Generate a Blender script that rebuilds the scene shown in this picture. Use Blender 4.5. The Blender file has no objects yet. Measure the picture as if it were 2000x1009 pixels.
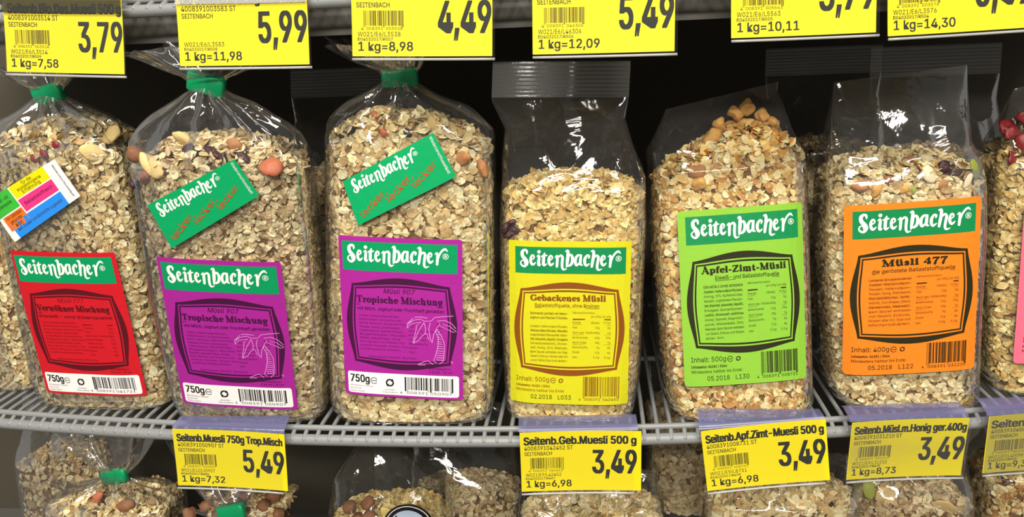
import bpy, math, random
import numpy as np
from mathutils import Vector, Matrix

sc = bpy.context.scene
COL = sc.collection
RNG = np.random.default_rng(7)

# ------------------------------------------------------------------ camera
f_px, W_PX, H_PX = 1570.0, 2000.0, 1009.0
PITCH, ROLL, YAW = math.radians(16), math.radians(2.5), math.radians(6)
CAM = Vector((0, 0, 0.335))
_x = Vector((math.cos(YAW), math.sin(YAW), 0)); _f0 = Vector((-math.sin(YAW), math.cos(YAW), 0)); _z = Vector((0, 0, 1))
FW = _f0 * math.cos(PITCH) - _z * math.sin(PITCH)
_u = _f0 * math.sin(PITCH) + _z * math.cos(PITCH)
RT = _x * math.cos(ROLL) - _u * math.sin(ROLL); UP = _u * math.cos(ROLL) + _x * math.sin(ROLL)
cam = bpy.data.cameras.new('camera'); cam_o = bpy.data.objects.new('camera', cam); COL.objects.link(cam_o)
m3 = Matrix((RT, UP, -FW)).transposed()
cam_o.matrix_world = Matrix.Translation(CAM) @ m3.to_4x4()
cam.sensor_fit = 'HORIZONTAL'; cam.sensor_width = 36; cam.lens = 36 * f_px / W_PX
cam.clip_start = 0.01; cam.clip_end = 50
sc.camera = cam_o

# ------------------------------------------------------------------ world, lights, exposure
w = bpy.data.worlds.new('store'); sc.world = w; w.use_nodes = True
w.node_tree.nodes['Background'].inputs[0].default_value = (1.0, 0.97, 0.92, 1)
w.node_tree.nodes['Background'].inputs[1].default_value = 0.26
def area(name, loc, target, sx, sy, power, color=(1, 0.96, 0.89)):
    l = bpy.data.lights.new(name, 'AREA'); l.shape = 'RECTANGLE'; l.size = sx; l.size_y = sy
    l.energy = power; l.color = color
    o = bpy.data.objects.new(name, l); COL.objects.link(o); o.location = loc
    o.rotation_euler = (Vector(target) - Vector(loc)).to_track_quat('-Z', 'Y').to_euler()
    return o
area('ceiling_tube_light', (-0.1, -0.75, 2.25), (-0.1, 0.6, 0.1), 1.9, 0.16, 47, (1, 0.94, 0.84))
area('ceiling_tube_light', (0.2, -3.0, 2.25), (0.0, 0.6, 0.0), 3.0, 0.24, 140, (1, 0.94, 0.84))
area('added_glint_light', (-0.75, -0.35, 1.75), (-0.2, 0.65, 0.1), 0.1, 0.1, 8)  # two small unseen lamps, added for sharp glints on the film
area('added_glint_light', (0.6, -0.5, 1.9), (0.1, 0.65, 0.1), 0.1, 0.1, 8)
sc.view_settings.view_transform = 'Standard'; sc.view_settings.look = 'None'
sc.view_settings.gamma = 1; sc.view_settings.use_curve_mapping = False
sc.view_settings.exposure = 0.0
sc.cycles.transparent_max_bounces = 40; sc.cycles.max_bounces = 8
sc.cycles.use_denoising = True
sc.cycles.caustics_reflective = False; sc.cycles.caustics_refractive = False

# ------------------------------------------------------------------ materials
def lin(c): return tuple(((x / 255) / 12.92 if x / 255 <= 0.04045 else ((x / 255 + 0.055) / 1.055) ** 2.4) for x in c)
def new_mat(name):
    m = bpy.data.materials.new(name); m.use_nodes = True
    nt = m.node_tree; b = nt.nodes['Principled BSDF']; return m, nt, b
def plain(name, rgb, rough=0.5, spec=0.5, metal=0.0, bump=None, var=None):
    m, nt, b = new_mat(name)
    c = lin(rgb); b.inputs['Base Color'].default_value = (*c, 1); b.inputs['Roughness'].default_value = rough
    b.inputs['Specular IOR Level'].default_value = spec; b.inputs['Metallic'].default_value = metal
    if bump or var:
        tc = nt.nodes.new('ShaderNodeTexCoord')
    if bump:
        n = nt.nodes.new('ShaderNodeTexNoise'); n.inputs['Scale'].default_value = bump[0]; n.inputs['Detail'].default_value = 3
        nt.links.new(tc.outputs['Object'], n.inputs['Vector'])
        bp = nt.nodes.new('ShaderNodeBump'); bp.inputs['Strength'].default_value = bump[1]; bp.inputs['Distance'].default_value = bump[2]
        nt.links.new(n.outputs['Fac'], bp.inputs['Height']); nt.links.new(bp.outputs['Normal'], b.inputs['Normal'])
    if var:
        n2 = nt.nodes.new('ShaderNodeTexNoise'); n2.inputs['Scale'].default_value = var[0]
        nt.links.new(tc.outputs['Object'], n2.inputs['Vector'])
        mx = nt.nodes.new('ShaderNodeMix'); mx.data_type = 'RGBA'
        mx.inputs['A'].default_value = (*[x * (1 - var[1]) for x in c], 1); mx.inputs['B'].default_value = (*[min(1, x * (1 + var[1])) for x in c], 1)
        nt.links.new(n2.outputs['Fac'], mx.inputs['Factor']); nt.links.new(mx.outputs['Result'], b.inputs['Base Color'])
    return m
def film_mat(name, tint=(0.97, 0.97, 0.96), haze=0.02, gloss=0.01, rough=0.055, bump=(26, 0.22, 0.005), hazecol=(0.9, 0.9, 0.9)):
    m, nt, b = new_mat(name); nt.nodes.remove(b); N = nt.nodes.new; L = nt.links.new
    out = nt.nodes['Material Output']
    tc = N('ShaderNodeTexCoord'); no = N('ShaderNodeTexNoise'); no.inputs['Scale'].default_value = bump[0]; no.inputs['Detail'].default_value = 4
    no.inputs['Distortion'].default_value = 1.2
    L(tc.outputs['Object'], no.inputs['Vector'])
    bp = N('ShaderNodeBump'); bp.inputs['Strength'].default_value = bump[1]; bp.inputs['Distance'].default_value = bump[2]; L(no.outputs['Fac'], bp.inputs['Height'])
    tr = N('ShaderNodeBsdfTransparent'); tr.inputs['Color'].default_value = (*tint, 1)
    gl = N('ShaderNodeBsdfGlossy'); gl.inputs['Roughness'].default_value = rough; L(bp.outputs['Normal'], gl.inputs['Normal'])
    fr = N('ShaderNodeFresnel'); fr.inputs['IOR'].default_value = 1.5; L(bp.outputs['Normal'], fr.inputs['Normal'])
    ad = N('ShaderNodeMath'); ad.operation = 'ADD'; ad.inputs[1].default_value = gloss; ad.use_clamp = True; L(fr.outputs['Fac'], ad.inputs[0])
    mn = N('ShaderNodeMath'); mn.operation = 'MINIMUM'; mn.inputs[1].default_value = 0.55; L(ad.outputs[0], mn.inputs[0])
    m1 = N('ShaderNodeMixShader'); L(mn.outputs[0], m1.inputs['Fac']); L(tr.outputs[0], m1.inputs[1]); L(gl.outputs[0], m1.inputs[2])
    df = N('ShaderNodeBsdfDiffuse'); df.inputs['Color'].default_value = (*hazecol, 1); L(bp.outputs['Normal'], df.inputs['Normal'])
    m2 = N('ShaderNodeMixShader'); m2.inputs['Fac'].default_value = haze; L(m1.outputs[0], m2.inputs[1]); L(df.outputs[0], m2.inputs[2])
    L(m2.outputs[0], out.inputs['Surface'])
    return m
def flake_mat():
    m, nt, b = new_mat('oat_flakes'); N = nt.nodes.new; L = nt.links.new
    at = N('ShaderNodeAttribute'); at.attribute_name = 'tint'
    tc = N('ShaderNodeTexCoord'); no = N('ShaderNodeTexNoise'); no.inputs['Scale'].default_value = 420; no.inputs['Detail'].default_value = 3
    L(tc.outputs['Object'], no.inputs['Vector'])
    mr = N('ShaderNodeMapRange'); mr.inputs['From Min'].default_value = 0.3; mr.inputs['From Max'].default_value = 0.7; mr.inputs['To Min'].default_value = 0.8; mr.inputs['To Max'].default_value = 1.12
    L(no.outputs['Fac'], mr.inputs['Value'])
    mu = N('ShaderNodeMix'); mu.data_type = 'RGBA'; mu.blend_type = 'MULTIPLY'; mu.inputs['Factor'].default_value = 1
    L(at.outputs['Color'], mu.inputs['A']); L(mr.outputs['Result'], mu.inputs['B']); L(mu.outputs['Result'], b.inputs['Base Color'])
    b.inputs['Roughness'].default_value = 0.6; b.inputs['Specular IOR Level'].default_value = 0.3
    bp = N('ShaderNodeBump'); bp.inputs['Strength'].default_value = 0.35; bp.inputs['Distance'].default_value = 0.0008
    L(no.outputs['Fac'], bp.inputs['Height']); L(bp.outputs['Normal'], b.inputs['Normal'])
    return m
LB = (160, 0.12, 0.002)
M = dict(
    film=film_mat('clear_film'), seal=film_mat('crimped_film', haze=0.22, gloss=0.03, rough=0.2, bump=(60, 0.3, 0.002)),
    redfilm=film_mat('red_tinted_film', tint=(0.86, 0.42, 0.42), haze=0.07, hazecol=(0.8, 0.08, 0.1)),
    sleeve=film_mat('clear_plastic', tint=(0.985, 0.985, 0.985), haze=0.006, gloss=-0.015, rough=0.08, bump=(12, 0.06, 0.002)),
    strip=film_mat('bluish_plastic_strip', tint=(0.55, 0.55, 0.78), haze=0.38, gloss=0.03, rough=0.2, bump=(20, 0.2, 0.002), hazecol=(0.24, 0.24, 0.46)),
    shade_tint=film_mat('painted_shade_strip', tint=(0.25, 0.24, 0.17), haze=0.05, gloss=0.0, rough=0.3, bump=(20, 0.2, 0.002), hazecol=(0.3, 0.3, 0.2)),  # dark see-through sheet that paints the shade on a card's top
    milky=film_mat('milky_plastic_and_sheen', tint=(0.8, 0.8, 0.8), haze=0.45, gloss=0.05, rough=0.2, bump=(20, 0.2, 0.002), hazecol=(0.75, 0.75, 0.72)),  # plastic of beads and strips; also the painted sheen on one card
    flakes=flake_mat(), core=plain('packed_crumbs', (120, 88, 52), 0.9, 0.1, bump=(400, 0.8, 0.002), var=(300, 0.4)),
    wire=plain('grey_coated_wire', (138, 140, 140), 0.38, 0.5, bump=(90, 0.08, 0.001), var=(40, 0.08)),
    tray=plain('dark_trim_and_added_deck', (104, 102, 97), 0.55, 0.3, var=(8, 0.2)),
    back=plain('dark_back_panel', (82, 77, 66), 0.7, 0.2, var=(5, 0.25)),
    floor=plain('store_floor', (112, 108, 102), 0.5, 0.3, var=(3, 0.1)),
    yellow=plain('yellow_card', (236, 218, 24), 0.55, 0.25, bump=(60, 0.05, 0.001)),
    ink=plain('grey_black_ink', (44, 46, 42), 0.6, 0.2), inkthin=plain('faded_ink', (92, 84, 24), 0.6, 0.2),
    clip=plain('green_clip', (4, 158, 98), 0.35, 0.5, bump=(50, 0.1, 0.001)),
    white=plain('white_print', (245, 243, 240), 0.45, 0.3, bump=LB), black=plain('black_print', (30, 28, 26), 0.5, 0.3),
    green=plain('green_print', (0, 152, 92), 0.42, 0.35, bump=LB), dgreen=plain('deep_green_print', (16, 136, 76), 0.42, 0.35, bump=LB),
    stgreen=plain('green_sticker', (4, 165, 98), 0.42, 0.35, bump=LB), orangetext=plain('orange_red_print', (188, 88, 34), 0.5, 0.3),
    red=plain('red_label', (206, 26, 40), 0.42, 0.35, bump=LB), purple=plain('purple_label', (168, 36, 150), 0.42, 0.35, bump=LB),
    ylab=plain('yellow_label', (212, 207, 30), 0.42, 0.35, bump=LB), lime=plain('lime_label', (138, 194, 60), 0.42, 0.35, bump=LB),
    orange=plain('orange_label', (242, 132, 32), 0.42, 0.35, bump=LB), pink=plain('pink_label', (246, 112, 138), 0.42, 0.35, bump=LB),
    plum=plain('plum_print', (66, 14, 58), 0.5, 0.3), plumthin=plain('thin_plum_print', (112, 24, 98), 0.5, 0.3),
    maroon=plain('maroon_print', (88, 14, 28), 0.5, 0.3), maroonthin=plain('thin_maroon_print', (150, 18, 32), 0.5, 0.3),
    brown=plain('brown_print', (136, 74, 18), 0.5, 0.3), brownthin=plain('thin_brown_print', (138, 106, 18), 0.5, 0.3),
    olive=plain('olive_black_print', (40, 38, 16), 0.5, 0.3), limethin=plain('thin_olive_print', (74, 90, 32), 0.5, 0.3),
    orthin=plain('thin_dark_print', (128, 66, 18), 0.5, 0.3), palm=plain('pale_pink_print', (240, 168, 236), 0.5, 0.3), pinkthin=plain('thin_red_print', (130, 40, 60), 0.5, 0.3),
    pyellow=plain('yellow_patch', (240, 226, 10), 0.45, 0.3), ppink=plain('pink_patch', (232, 58, 132), 0.45, 0.3), pblue=plain('blue_patch', (42, 142, 240), 0.45, 0.3),
    pgreen=plain('leaf_green_patch', (64, 188, 62), 0.45, 0.3), porange=plain('orange_patch', (236, 118, 40), 0.45, 0.3),
    hazel=plain('hazelnut', (134, 92, 64), 0.6, 0.3, var=(120, 0.3)), almond=plain('almond_sliver', (238, 222, 190), 0.5, 0.3, var=(90, 0.1)),
    apple=plain('dried_apple', (232, 172, 92), 0.6, 0.3, bump=(220, 0.6, 0.002), var=(130, 0.35)), raisin=plain('raisin', (62, 34, 36), 0.45, 0.4, bump=(260, 0.8, 0.002)),
    papaya=plain('dried_papaya', (176, 100, 70), 0.5, 0.3, bump=(200, 0.4, 0.002), var=(100, 0.25)), cranb=plain('red_berry', (128, 34, 38), 0.45, 0.4, bump=(200, 0.4, 0.002), var=(90, 0.3)),
    banana=plain('banana_chip', (226, 196, 132), 0.55, 0.3, bump=(160, 0.4, 0.002), var=(90, 0.18)), seed=plain('pumpkin_seed', (150, 158, 60), 0.5, 0.3, var=(90, 0.2)),
    tan=plain('tan_chunk', (176, 122, 74), 0.6, 0.3, bump=(200, 0.5, 0.002), var=(110, 0.3)),
    corn=plain('corn_flake', (232, 206, 128), 0.5, 0.3, bump=(200, 0.4, 0.002), var=(100, 0.2)),
    darkrim=plain('black_rim_print', (26, 24, 26), 0.4, 0.4), sky=plain('pale_blue_print', (186, 204, 226), 0.4, 0.4),
)

# ------------------------------------------------------------------ object helpers
def mesh_obj(name, V, F, mats, parent=None, mi=None, smooth=True, loc=None, tint=None):
    me = bpy.data.meshes.new(name)
    V = np.asarray(V, dtype=np.float64)
    me.from_pydata(V.tolist() if len(V) < 60000 else V.tolist(), [], F if isinstance(F, list) else F.tolist())
    for m in (mats if isinstance(mats, (list, tuple)) else [mats]): me.materials.append(M[m])
    if mi is not None: me.polygons.foreach_set('material_index', np.asarray(mi, dtype=np.int32))
    me.polygons.foreach_set('use_smooth', np.full(len(me.polygons), bool(smooth)))
    if tint is not None:
        a = me.attributes.new('tint', 'FLOAT_COLOR', 'POINT')
        a.data.foreach_set('color', np.concatenate([tint, np.ones((len(tint), 1))], 1).astype(np.float32).ravel())
    me.update()
    o = bpy.data.objects.new(name, me); COL.objects.link(o)
    if parent is not None: o.parent = parent
    if loc is not None: o.location = loc
    return o
def thing(name, loc, label, cat, group=None):
    o = bpy.data.objects.new(name, None); COL.objects.link(o); o.location = loc; o.empty_display_size = 0.02
    o['label'] = label; o['category'] = cat
    if group: o['group'] = group
    return o
def copy_tree(o, parent=None):
    c = o.copy(); COL.objects.link(c)
    if parent is not None: c.parent = parent
    for ch in list(o.children): copy_tree(ch, c)
    return c
class MB:
    def __init__(s): s.v = []; s.f = []; s.m = []; s.n = 0
    def add(s, V, F, m=0):
        V = np.asarray(V, float); s.v.append(V); s.f += [[i + s.n for i in q] for q in F]; s.m += [m] * len(F); s.n += len(V)
    def box(s, lo, hi, m=0):
        x0, y0, z0 = lo; x1, y1, z1 = hi
        s.add([(x0, y0, z0), (x1, y0, z0), (x1, y1, z0), (x0, y1, z0), (x0, y0, z1), (x1, y0, z1), (x1, y1, z1), (x0, y1, z1)],
              [(0, 3, 2, 1), (4, 5, 6, 7), (0, 1, 5, 4), (1, 2, 6, 5), (2, 3, 7, 6), (3, 0, 4, 7)], m)
    def tube(s, P, r, k=12, m=0, ends=True):
        P = np.asarray(P, float); n = len(P); r = np.broadcast_to(r, (n,)); T = np.gradient(P, axis=0); T /= np.linalg.norm(T, axis=1)[:, None]
        ref = np.array([0, 0, 1.0]) if abs(T[0][2]) < 0.9 else np.array([1.0, 0, 0])
        A = np.cross(T, ref); A /= np.linalg.norm(A, axis=1)[:, None]; B = np.cross(A, T)
        t = np.linspace(0, 2 * np.pi, k, endpoint=False)
        V = P[:, None] + r[:, None, None] * (np.cos(t)[None, :, None] * A[:, None] + np.sin(t)[None, :, None] * B[:, None])
        F = [(i * k + j, i * k + (j + 1) % k, (i + 1) * k + (j + 1) % k, (i + 1) * k + j) for i in range(n - 1) for j in range(k)]
        V = V.reshape(-1, 3)
        if ends: F += [tuple(range(k))[::-1], tuple((n - 1) * k + j for j in range(k))]
        s.add(V, F, m)
    def build(s, name, mats, parent=None, smooth=True, loc=None):
        return mesh_obj(name, np.concatenate(s.v), s.f, mats, parent, s.m, smooth, loc)
def vnoise(P, seed=0):
    P = np.asarray(P, float); I = np.floor(P).astype(np.int64); fr = P - I; fr = fr * fr * (3 - 2 * fr)
    def h(i, j, k):
        n = (i * 374761393 + j * 668265263 + k * 1274126177 + seed * 974711) & 0x7fffffff
        n = ((n ^ (n >> 13)) * 1103515245) & 0x7fffffff; n = n ^ (n >> 16)
        return (n & 0xffff) / 65535.0
    r = 0
    for a in (0, 1):
        for b in (0, 1):
            for c in (0, 1):
                wgt = (fr[..., 0] if a else 1 - fr[..., 0]) * (fr[..., 1] if b else 1 - fr[..., 1]) * (fr[..., 2] if c else 1 - fr[..., 2])
                r = r + wgt * h(I[..., 0] + a, I[..., 1] + b, I[..., 2] + c)
    return r * 2 - 1
def grid_faces(nr, nc, wrap=False):
    F = []
    for i in range(nr - 1):
        for j in range(nc if wrap else nc - 1):
            k = (j + 1) % nc; F.append((i * nc + j, i * nc + k, (i + 1) * nc + k, (i + 1) * nc + j))
    return F

# ------------------------------------------------------------------ setting
def structure(o): o['kind'] = 'structure'; return o
b = MB(); b.box((-2.2, 1.03, -1.2), (2.2, 1.06, 1.6)); structure(b.build('wall_back', 'back', smooth=False))
b = MB(); b.box((-6, -6, -1.25), (6, 6, -1.2)); structure(b.build('floor', 'floor', smooth=False))
b = MB(); b.box((-2.2, 0.56, -1.2), (2.2, 1.03, -0.36)); structure(b.build('trim_1', 'tray', smooth=False))

# ------------------------------------------------------------------ wire shelves
def rim_low(x): return 0.628 + 0.17 * (x + 0.16) ** 2
def rim_high(x): return 0.618 + 0.12 * (x + 0.05) ** 2
WX = np.arange(-0.66, 0.475, 0.0115)
def wire_mesh():
    b = MB()
    P = [(0, 0.40, -0.002), (0, 0.2, -0.002), (0, 0.012, -0.002), (0, 0.004, -0.0026), (0, -0.002, -0.0042), (0, -0.0072, -0.0064), (0, -0.0092, -0.0076), (0, -0.0104, -0.0084), (0, -0.0109, -0.0088)]
    b.tube(P, [0.002] * 5 + [0.0021, 0.0021, 0.0016, 0.0005], 8); return b
def wire_shelf(rim, z0, label, tray):  # tray: put in the added solid deck that blocks light
    t = thing('wire_shelf', (0, 0.63, z0), label, 'shelf', None)
    xs = np.linspace(-0.67, 0.48, 90)
    for nm, r, dy, dz in (('front_rail', 0.0027, 0.0006, -0.0015), ('edge_rail', 0.0050, -0.0062, -0.0098)):
        b = MB(); b.tube([(x, rim(x) + dy - 0.63, dz) for x in xs], r, 14); b.build(nm, 'wire', t)
    for dy in (0.16, 0.33):
        b = MB(); b.tube([(x, rim(x) + dy - 0.63, -0.0065) for x in xs], 0.0026, 8); b.build('cross_rail', 'wire', t)
    w0 = None
    for x in WX:
        if w0 is None:
            w0 = wire_mesh().build('wire', 'wire', t); o = w0
        else:
            o = w0.copy(); COL.objects.link(o); o.parent = t
        o.location = (x, rim(x) - 0.63, 0)
    if tray:  # solid deck added to shade the bags; its front is the grey band
        b = MB(); n = 40; xs = np.linspace(-0.72, 0.55, n); V = []
        for z in (-0.034, -0.012):
            V += [(x, rim(x) + 0.022 - 0.63, z) for x in xs] + [(x, 0.395, z) for x in xs]
        F = []
        for i in range(n - 1):
            F += [(i, n + i, n + i + 1, i + 1), (2 * n + i, 2 * n + i + 1, 3 * n + i + 1, 3 * n + i), (i, i + 1, 2 * n + i + 1, 2 * n + i), (n + i, 3 * n + i, 3 * n + i + 1, n + i + 1)]
        F += [(0, 2 * n, 3 * n, n), (n - 1, 2 * n - 1, 4 * n - 1, 3 * n - 1)]
        b.add(V, F); b.build('deck_panel', 'tray', t, smooth=False)  # added deck, there to block light
    return t
wire_shelf(rim_low, 0.0, 'grey wire shelf with beaded front edge carrying the row of labelled muesli bags', False)
wire_shelf(rim_high, 0.369, 'grey wire shelf above the muesli bags, its rail behind the top price tags', True)

# ------------------------------------------------------------------ flat print (label space, metres, x right, y up)
_tc = bpy.data.curves.new('lettering_source', 'FONT'); _to = bpy.data.objects.new('lettering_source', _tc); COL.objects.link(_to)
_tc.resolution_u = 3
try:      # Blender's own sans-serif, where it is installed
    import os
    _tc.font = bpy.data.fonts.load(os.path.join(bpy.utils.system_resource('DATAFILES'), 'fonts', 'Inter.woff2'))
except Exception:
    pass
_cache = {}
def glyphs(s):
    k = s
    if k not in _cache:
        _tc.body = s
        bpy.context.view_layer.update()
        ev = _to.evaluated_get(bpy.context.evaluated_depsgraph_get()); me = ev.to_mesh()
        V = np.array([v.co[:2] for v in me.vertices]).reshape(-1, 2); F = [tuple(p.vertices) for p in me.polygons]
        ev.to_mesh_clear()
        _cache[k] = (V, F)
    return _cache[k]
CAP = float(glyphs('H')[0][:, 1].max())
def catmull(P, closed=False, n=6):
    P = np.asarray(P, float)
    if closed: Q = np.concatenate([P[-1:], P, P[:2]])
    else: Q = np.concatenate([2 * P[:1] - P[1:2], P, 2 * P[-1:] - P[-2:-1]])
    out = []
    for i in range(1, len(Q) - 2):
        for t in np.linspace(0, 1, n, endpoint=False):
            a, b_, c, d = Q[i - 1], Q[i], Q[i + 1], Q[i + 2]
            out.append(0.5 * (2 * b_ + (c - a) * t + (2 * a - 5 * b_ + 4 * c - d) * t * t + (3 * b_ - a - 3 * c + d) * t ** 3))
    if not closed: out.append(Q[-2])
    return np.array(out)
class Print:
    def __init__(s): s.v = []; s.f = []; s.m = []; s.mats = []; s.n = 0; s.tick = 0
    def mid(s, m):
        if m not in s.mats: s.mats.append(m)
        return s.mats.index(m)
    def add(s, V, F, m, layer):
        V = np.asarray(V, float)
        if not len(V): return
        s.tick += 1
        off = layer * 0.00010 + (s.tick % 16) * 4e-6
        s.v.append(np.concatenate([V, np.full((len(V), 1), off)], 1)); s.f += [tuple(i + s.n for i in q) for q in F]
        s.m += [s.mid(m)] * len(F); s.n += len(V)
    def rrect(s, x0, y0, x1, y1, m, layer=0, r=0.0, nx=14, ny=14, edge=None):
        if y0 > y1: y0, y1 = y1, y0
        ys = list(np.linspace(y0 + r, y1 - r, ny)); c = [r * (1 - math.cos(a)) for a in np.linspace(0, math.pi / 2, 5)[:-1]] if r else []
        ys = [y0 + q for q in c] + ys + [y1 - q for q in c[::-1]]
        V = []
        for i, y in enumerate(ys):
            d = min(y - y0, y1 - y); ins = r - math.sqrt(max(0, r * r - (r - d) ** 2)) if d < r else 0
            e = edge(i) if edge else 0
            V += [(x, y) for x in np.linspace(x0 + ins + e, x1 - ins - e, nx)]
        s.add(V, grid_faces(len(ys), nx), m, layer)
    def text(s, t, x0, x1, base, cap, m, layer=2, bold=0.0, shear=0.0, rot=0.0, cx=None):
        V, F = glyphs(t)
        if not len(V): return
        V = V.copy(); lo, hi = V[:, 0].min(), V[:, 0].max()
        k = cap / CAP
        sx = (x1 - x0) / (hi - lo) if x1 is not None else k
        X = (V[:, 0] - lo) * sx; Y = V[:, 1] * k
        X = X + shear * Y
        if rot: c_, s_ = math.cos(rot), math.sin(rot); X, Y = X * c_ - Y * s_, X * s_ + Y * c_
        e = bold * k * 1.15      # heavier weights: the letters laid again, nudged aside
        for dx, dy in ([(0, 0)] if not bold else [(-e, -e * .5), (e, -e * .5), (-e, e * .5), (e, e * .5)] + ([(0, 0)] if bold > .02 else [])):
            s.add(np.stack([x0 + X + dx, base + Y + dy], 1), F, m, layer)
    def stroke(s, P, wd, m, layer=2, smooth=True, closed=False, n=5, xf=None):
        P = np.asarray(P, float); wd = np.broadcast_to(np.asarray(wd, float), (len(P),))
        Q = np.concatenate([P, wd[:, None]], 1)
        if smooth and len(P) > 2: Q = catmull(Q, closed, n)
        elif closed: pass
        if xf: Q = np.array([(*xf(q[0], q[1]), q[2] * xf.k) for q in Q])
        p = Q[:, :2]; hw = Q[:, 2] / 2
        T = (np.roll(p, -1, 0) - np.roll(p, 1, 0)) if closed else np.gradient(p, axis=0)
        T /= np.maximum(np.linalg.norm(T, axis=1), 1e-12)[:, None]; N = np.stack([-T[:, 1], T[:, 0]], 1)
        L = len(p); V = np.concatenate([p + N * hw[:, None], p - N * hw[:, None]])
        F = [(i, (i + 1) % L, L + (i + 1) % L, L + i) for i in range(L if closed else L - 1)]
        s.add(V, F, m, layer)
        if not closed and smooth:
            for e in (0, L - 1): s.disc(p[e][0], p[e][1], hw[e], m, layer, 10)
    def disc(s, x, y, r, m, layer=2, n=16):
        a = np.linspace(0, 2 * np.pi, n, endpoint=False); s.add(np.stack([x + r * np.cos(a), y + r * np.sin(a)], 1), [tuple(range(n))], m, layer)
    def ring(s, x, y, r, wd, m, layer=2, a0=0, a1=360, n=24):
        a = np.radians(np.linspace(a0, a1, n)); P = np.stack([x + r * np.cos(a), y + r * np.sin(a)], 1)
        s.stroke(P, wd, m, layer, smooth=False)
    def barcode(s, x0, x1, y0, y1, m, layer=2, seed=1, guard=0.0):
        r = random.Random(seed); x = 0; mods = []
        while x < 95:
            wd = r.choice((1, 1, 2, 1, 3)); mods.append((x, wd)); x += wd + r.choice((1, 1, 2, 1, 3))
        k = (x1 - x0) / x
        for i, (a, wd) in enumerate(mods):
            g = guard if (i < 2 or i > len(mods) - 3 or abs(a - 47) < 3) else 0
            s.add([(x0 + a * k, y0 - g), (x0 + (a + wd) * k, y0 - g), (x0 + (a + wd) * k, y1), (x0 + a * k, y1)], [(0, 1, 2, 3)], m, layer)
    def build(s, name, fn, parent):
        V = np.concatenate(s.v); return mesh_obj(name, fn(V[:, 0], V[:, 1], V[:, 2]), s.f, s.mats, parent, s.m, smooth=False)

# brush script wordmark, drawn on a 2000 x 547 sheet
_E = [(318, 262, 24), (350, 234, 28), (345, 197, 36), (318, 188, 42), (295, 230, 50), (292, 300, 56), (318, 352, 52), (352, 340, 40), (374, 316, 20)]
def _sh(P, dx, dy): return [(a + dx, b_ + dy, c) for a, b_, c in P]
MARK = [[(226, 156, 30), (222, 110, 48), (185, 94, 52), (142, 130, 66), (150, 205, 76), (205, 275, 80), (222, 335, 70), (178, 388, 50), (125, 362, 38), (114, 315, 28), (147, 282, 22), (182, 302, 22), (178, 335, 18)],
        _E, [(400, 208, 18), (432, 185, 36), (438, 230, 54), (432, 290, 60), (430, 350, 58), (446, 368, 36), (468, 348, 18)],
        [(538, 146, 26), (522, 200, 60), (516, 280, 62), (516, 345, 60), (532, 365, 44), (572, 340, 20)], [(482, 205, 30), (525, 192, 40), (572, 188, 30)],
        _sh(_E, 318, 8), [(718, 222, 20), (752, 194, 40), (757, 250, 58), (754, 320, 56), (750, 388, 50)],
        [(765, 225, 36), (815, 190, 42), (846, 222, 54), (840, 330, 54), (843, 405, 50), (868, 443, 42), (918, 428, 16)],
        [(902, 118, 24), (938, 106, 54), (942, 180, 66), (932, 290, 66), (918, 392, 36)], [(950, 195, 38), (998, 182, 50), (1022, 250, 60), (1006, 335, 58), (962, 372, 46), (925, 370, 30)],
        [(1162, 192, 40), (1112, 190, 48), (1074, 250, 58), (1072, 330, 58), (1096, 368, 46), (1136, 330, 34)], [(1168, 188, 44), (1158, 270, 58), (1158, 345, 56), (1196, 366, 18)],
        [(1300, 240, 26), (1308, 205, 44), (1275, 190, 42), (1236, 250, 58), (1234, 330, 58), (1262, 372, 48), (1312, 340, 22)],
        [(1342, 118, 24), (1380, 116, 54), (1384, 200, 62), (1368, 300, 60), (1355, 392, 50)], [(1395, 228, 36), (1440, 192, 42), (1468, 232, 54), (1454, 330, 54), (1448, 415, 50), (1474, 452, 42), (1528, 438, 16)],
        _sh(_E, 1228, 15), [(1638, 218, 18), (1672, 200, 44), (1680, 260, 56), (1676, 330, 56), (1670, 398, 50)], [(1690, 290, 40), (1716, 220, 40), (1764, 154, 42), (1812, 130, 46), (1848, 166, 18)]]
def wordmark(pr, x0, y0, w_, h_, m='white', layer=2, reg=True):
    kx, ky = w_ / 2000, h_ / 547
    def xf(x, y): return x0 + x * kx, y0 + h_ - (y - 0.016 * x) * ky
    xf.k = (kx + ky) / 2
    for S in MARK: pr.stroke([(a, b_) for a, b_, c in S], [c * .84 for a, b_, c in S], m, layer, xf=xf)
    q = xf(437, 122); pr.disc(q[0], q[1], 31 * xf.k, m, layer)
    if reg:
        q = xf(1817, 258); pr.ring(q[0], q[1], 46 * xf.k, 10 * xf.k, m, layer)
        pr.text('R', q[0] - 17 * kx, q[0] + 20 * kx, q[1] - 25 * ky, 52 * ky, m, layer, bold=0.02)

# heavy slab-serif alphabet from strokes
def _V(x, y0, y1, w_=.2): return ([(x, y0), (x, y1)], [w_, w_], 0)
def _H(x0, x1, y, w_=.09): return ([(x0, y), (x1, y)], [w_, w_], 0)
def _F(x, r=.17): return _H(x - r, x + r, .045)
def _A(cx, cy, rx, ry, a0, a1):
    a = np.radians(np.linspace(a0, a1, 18)); return ([(cx + rx * math.cos(t), cy + ry * math.sin(t)) for t in a], [.085 + .13 * abs(math.cos(t)) for t in a], 0)
def _P(P, w_): return (P, list(np.broadcast_to(w_, (len(P),))), 1)
def _D(x, y, r=.1): return ([(x, y)], [r], 2)
_arch = lambda x: [_P([(x + .05, .48), (x + .2, .65), (x + .34, .5), (x + .34, .25), (x + .34, .02)], [.07, .13, .2, .2, .2]), _F(x + .34)]
_stem = lambda h: [_V(.2, 0, h), _F(.2), _H(.03, .2, h - .045)]
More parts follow.
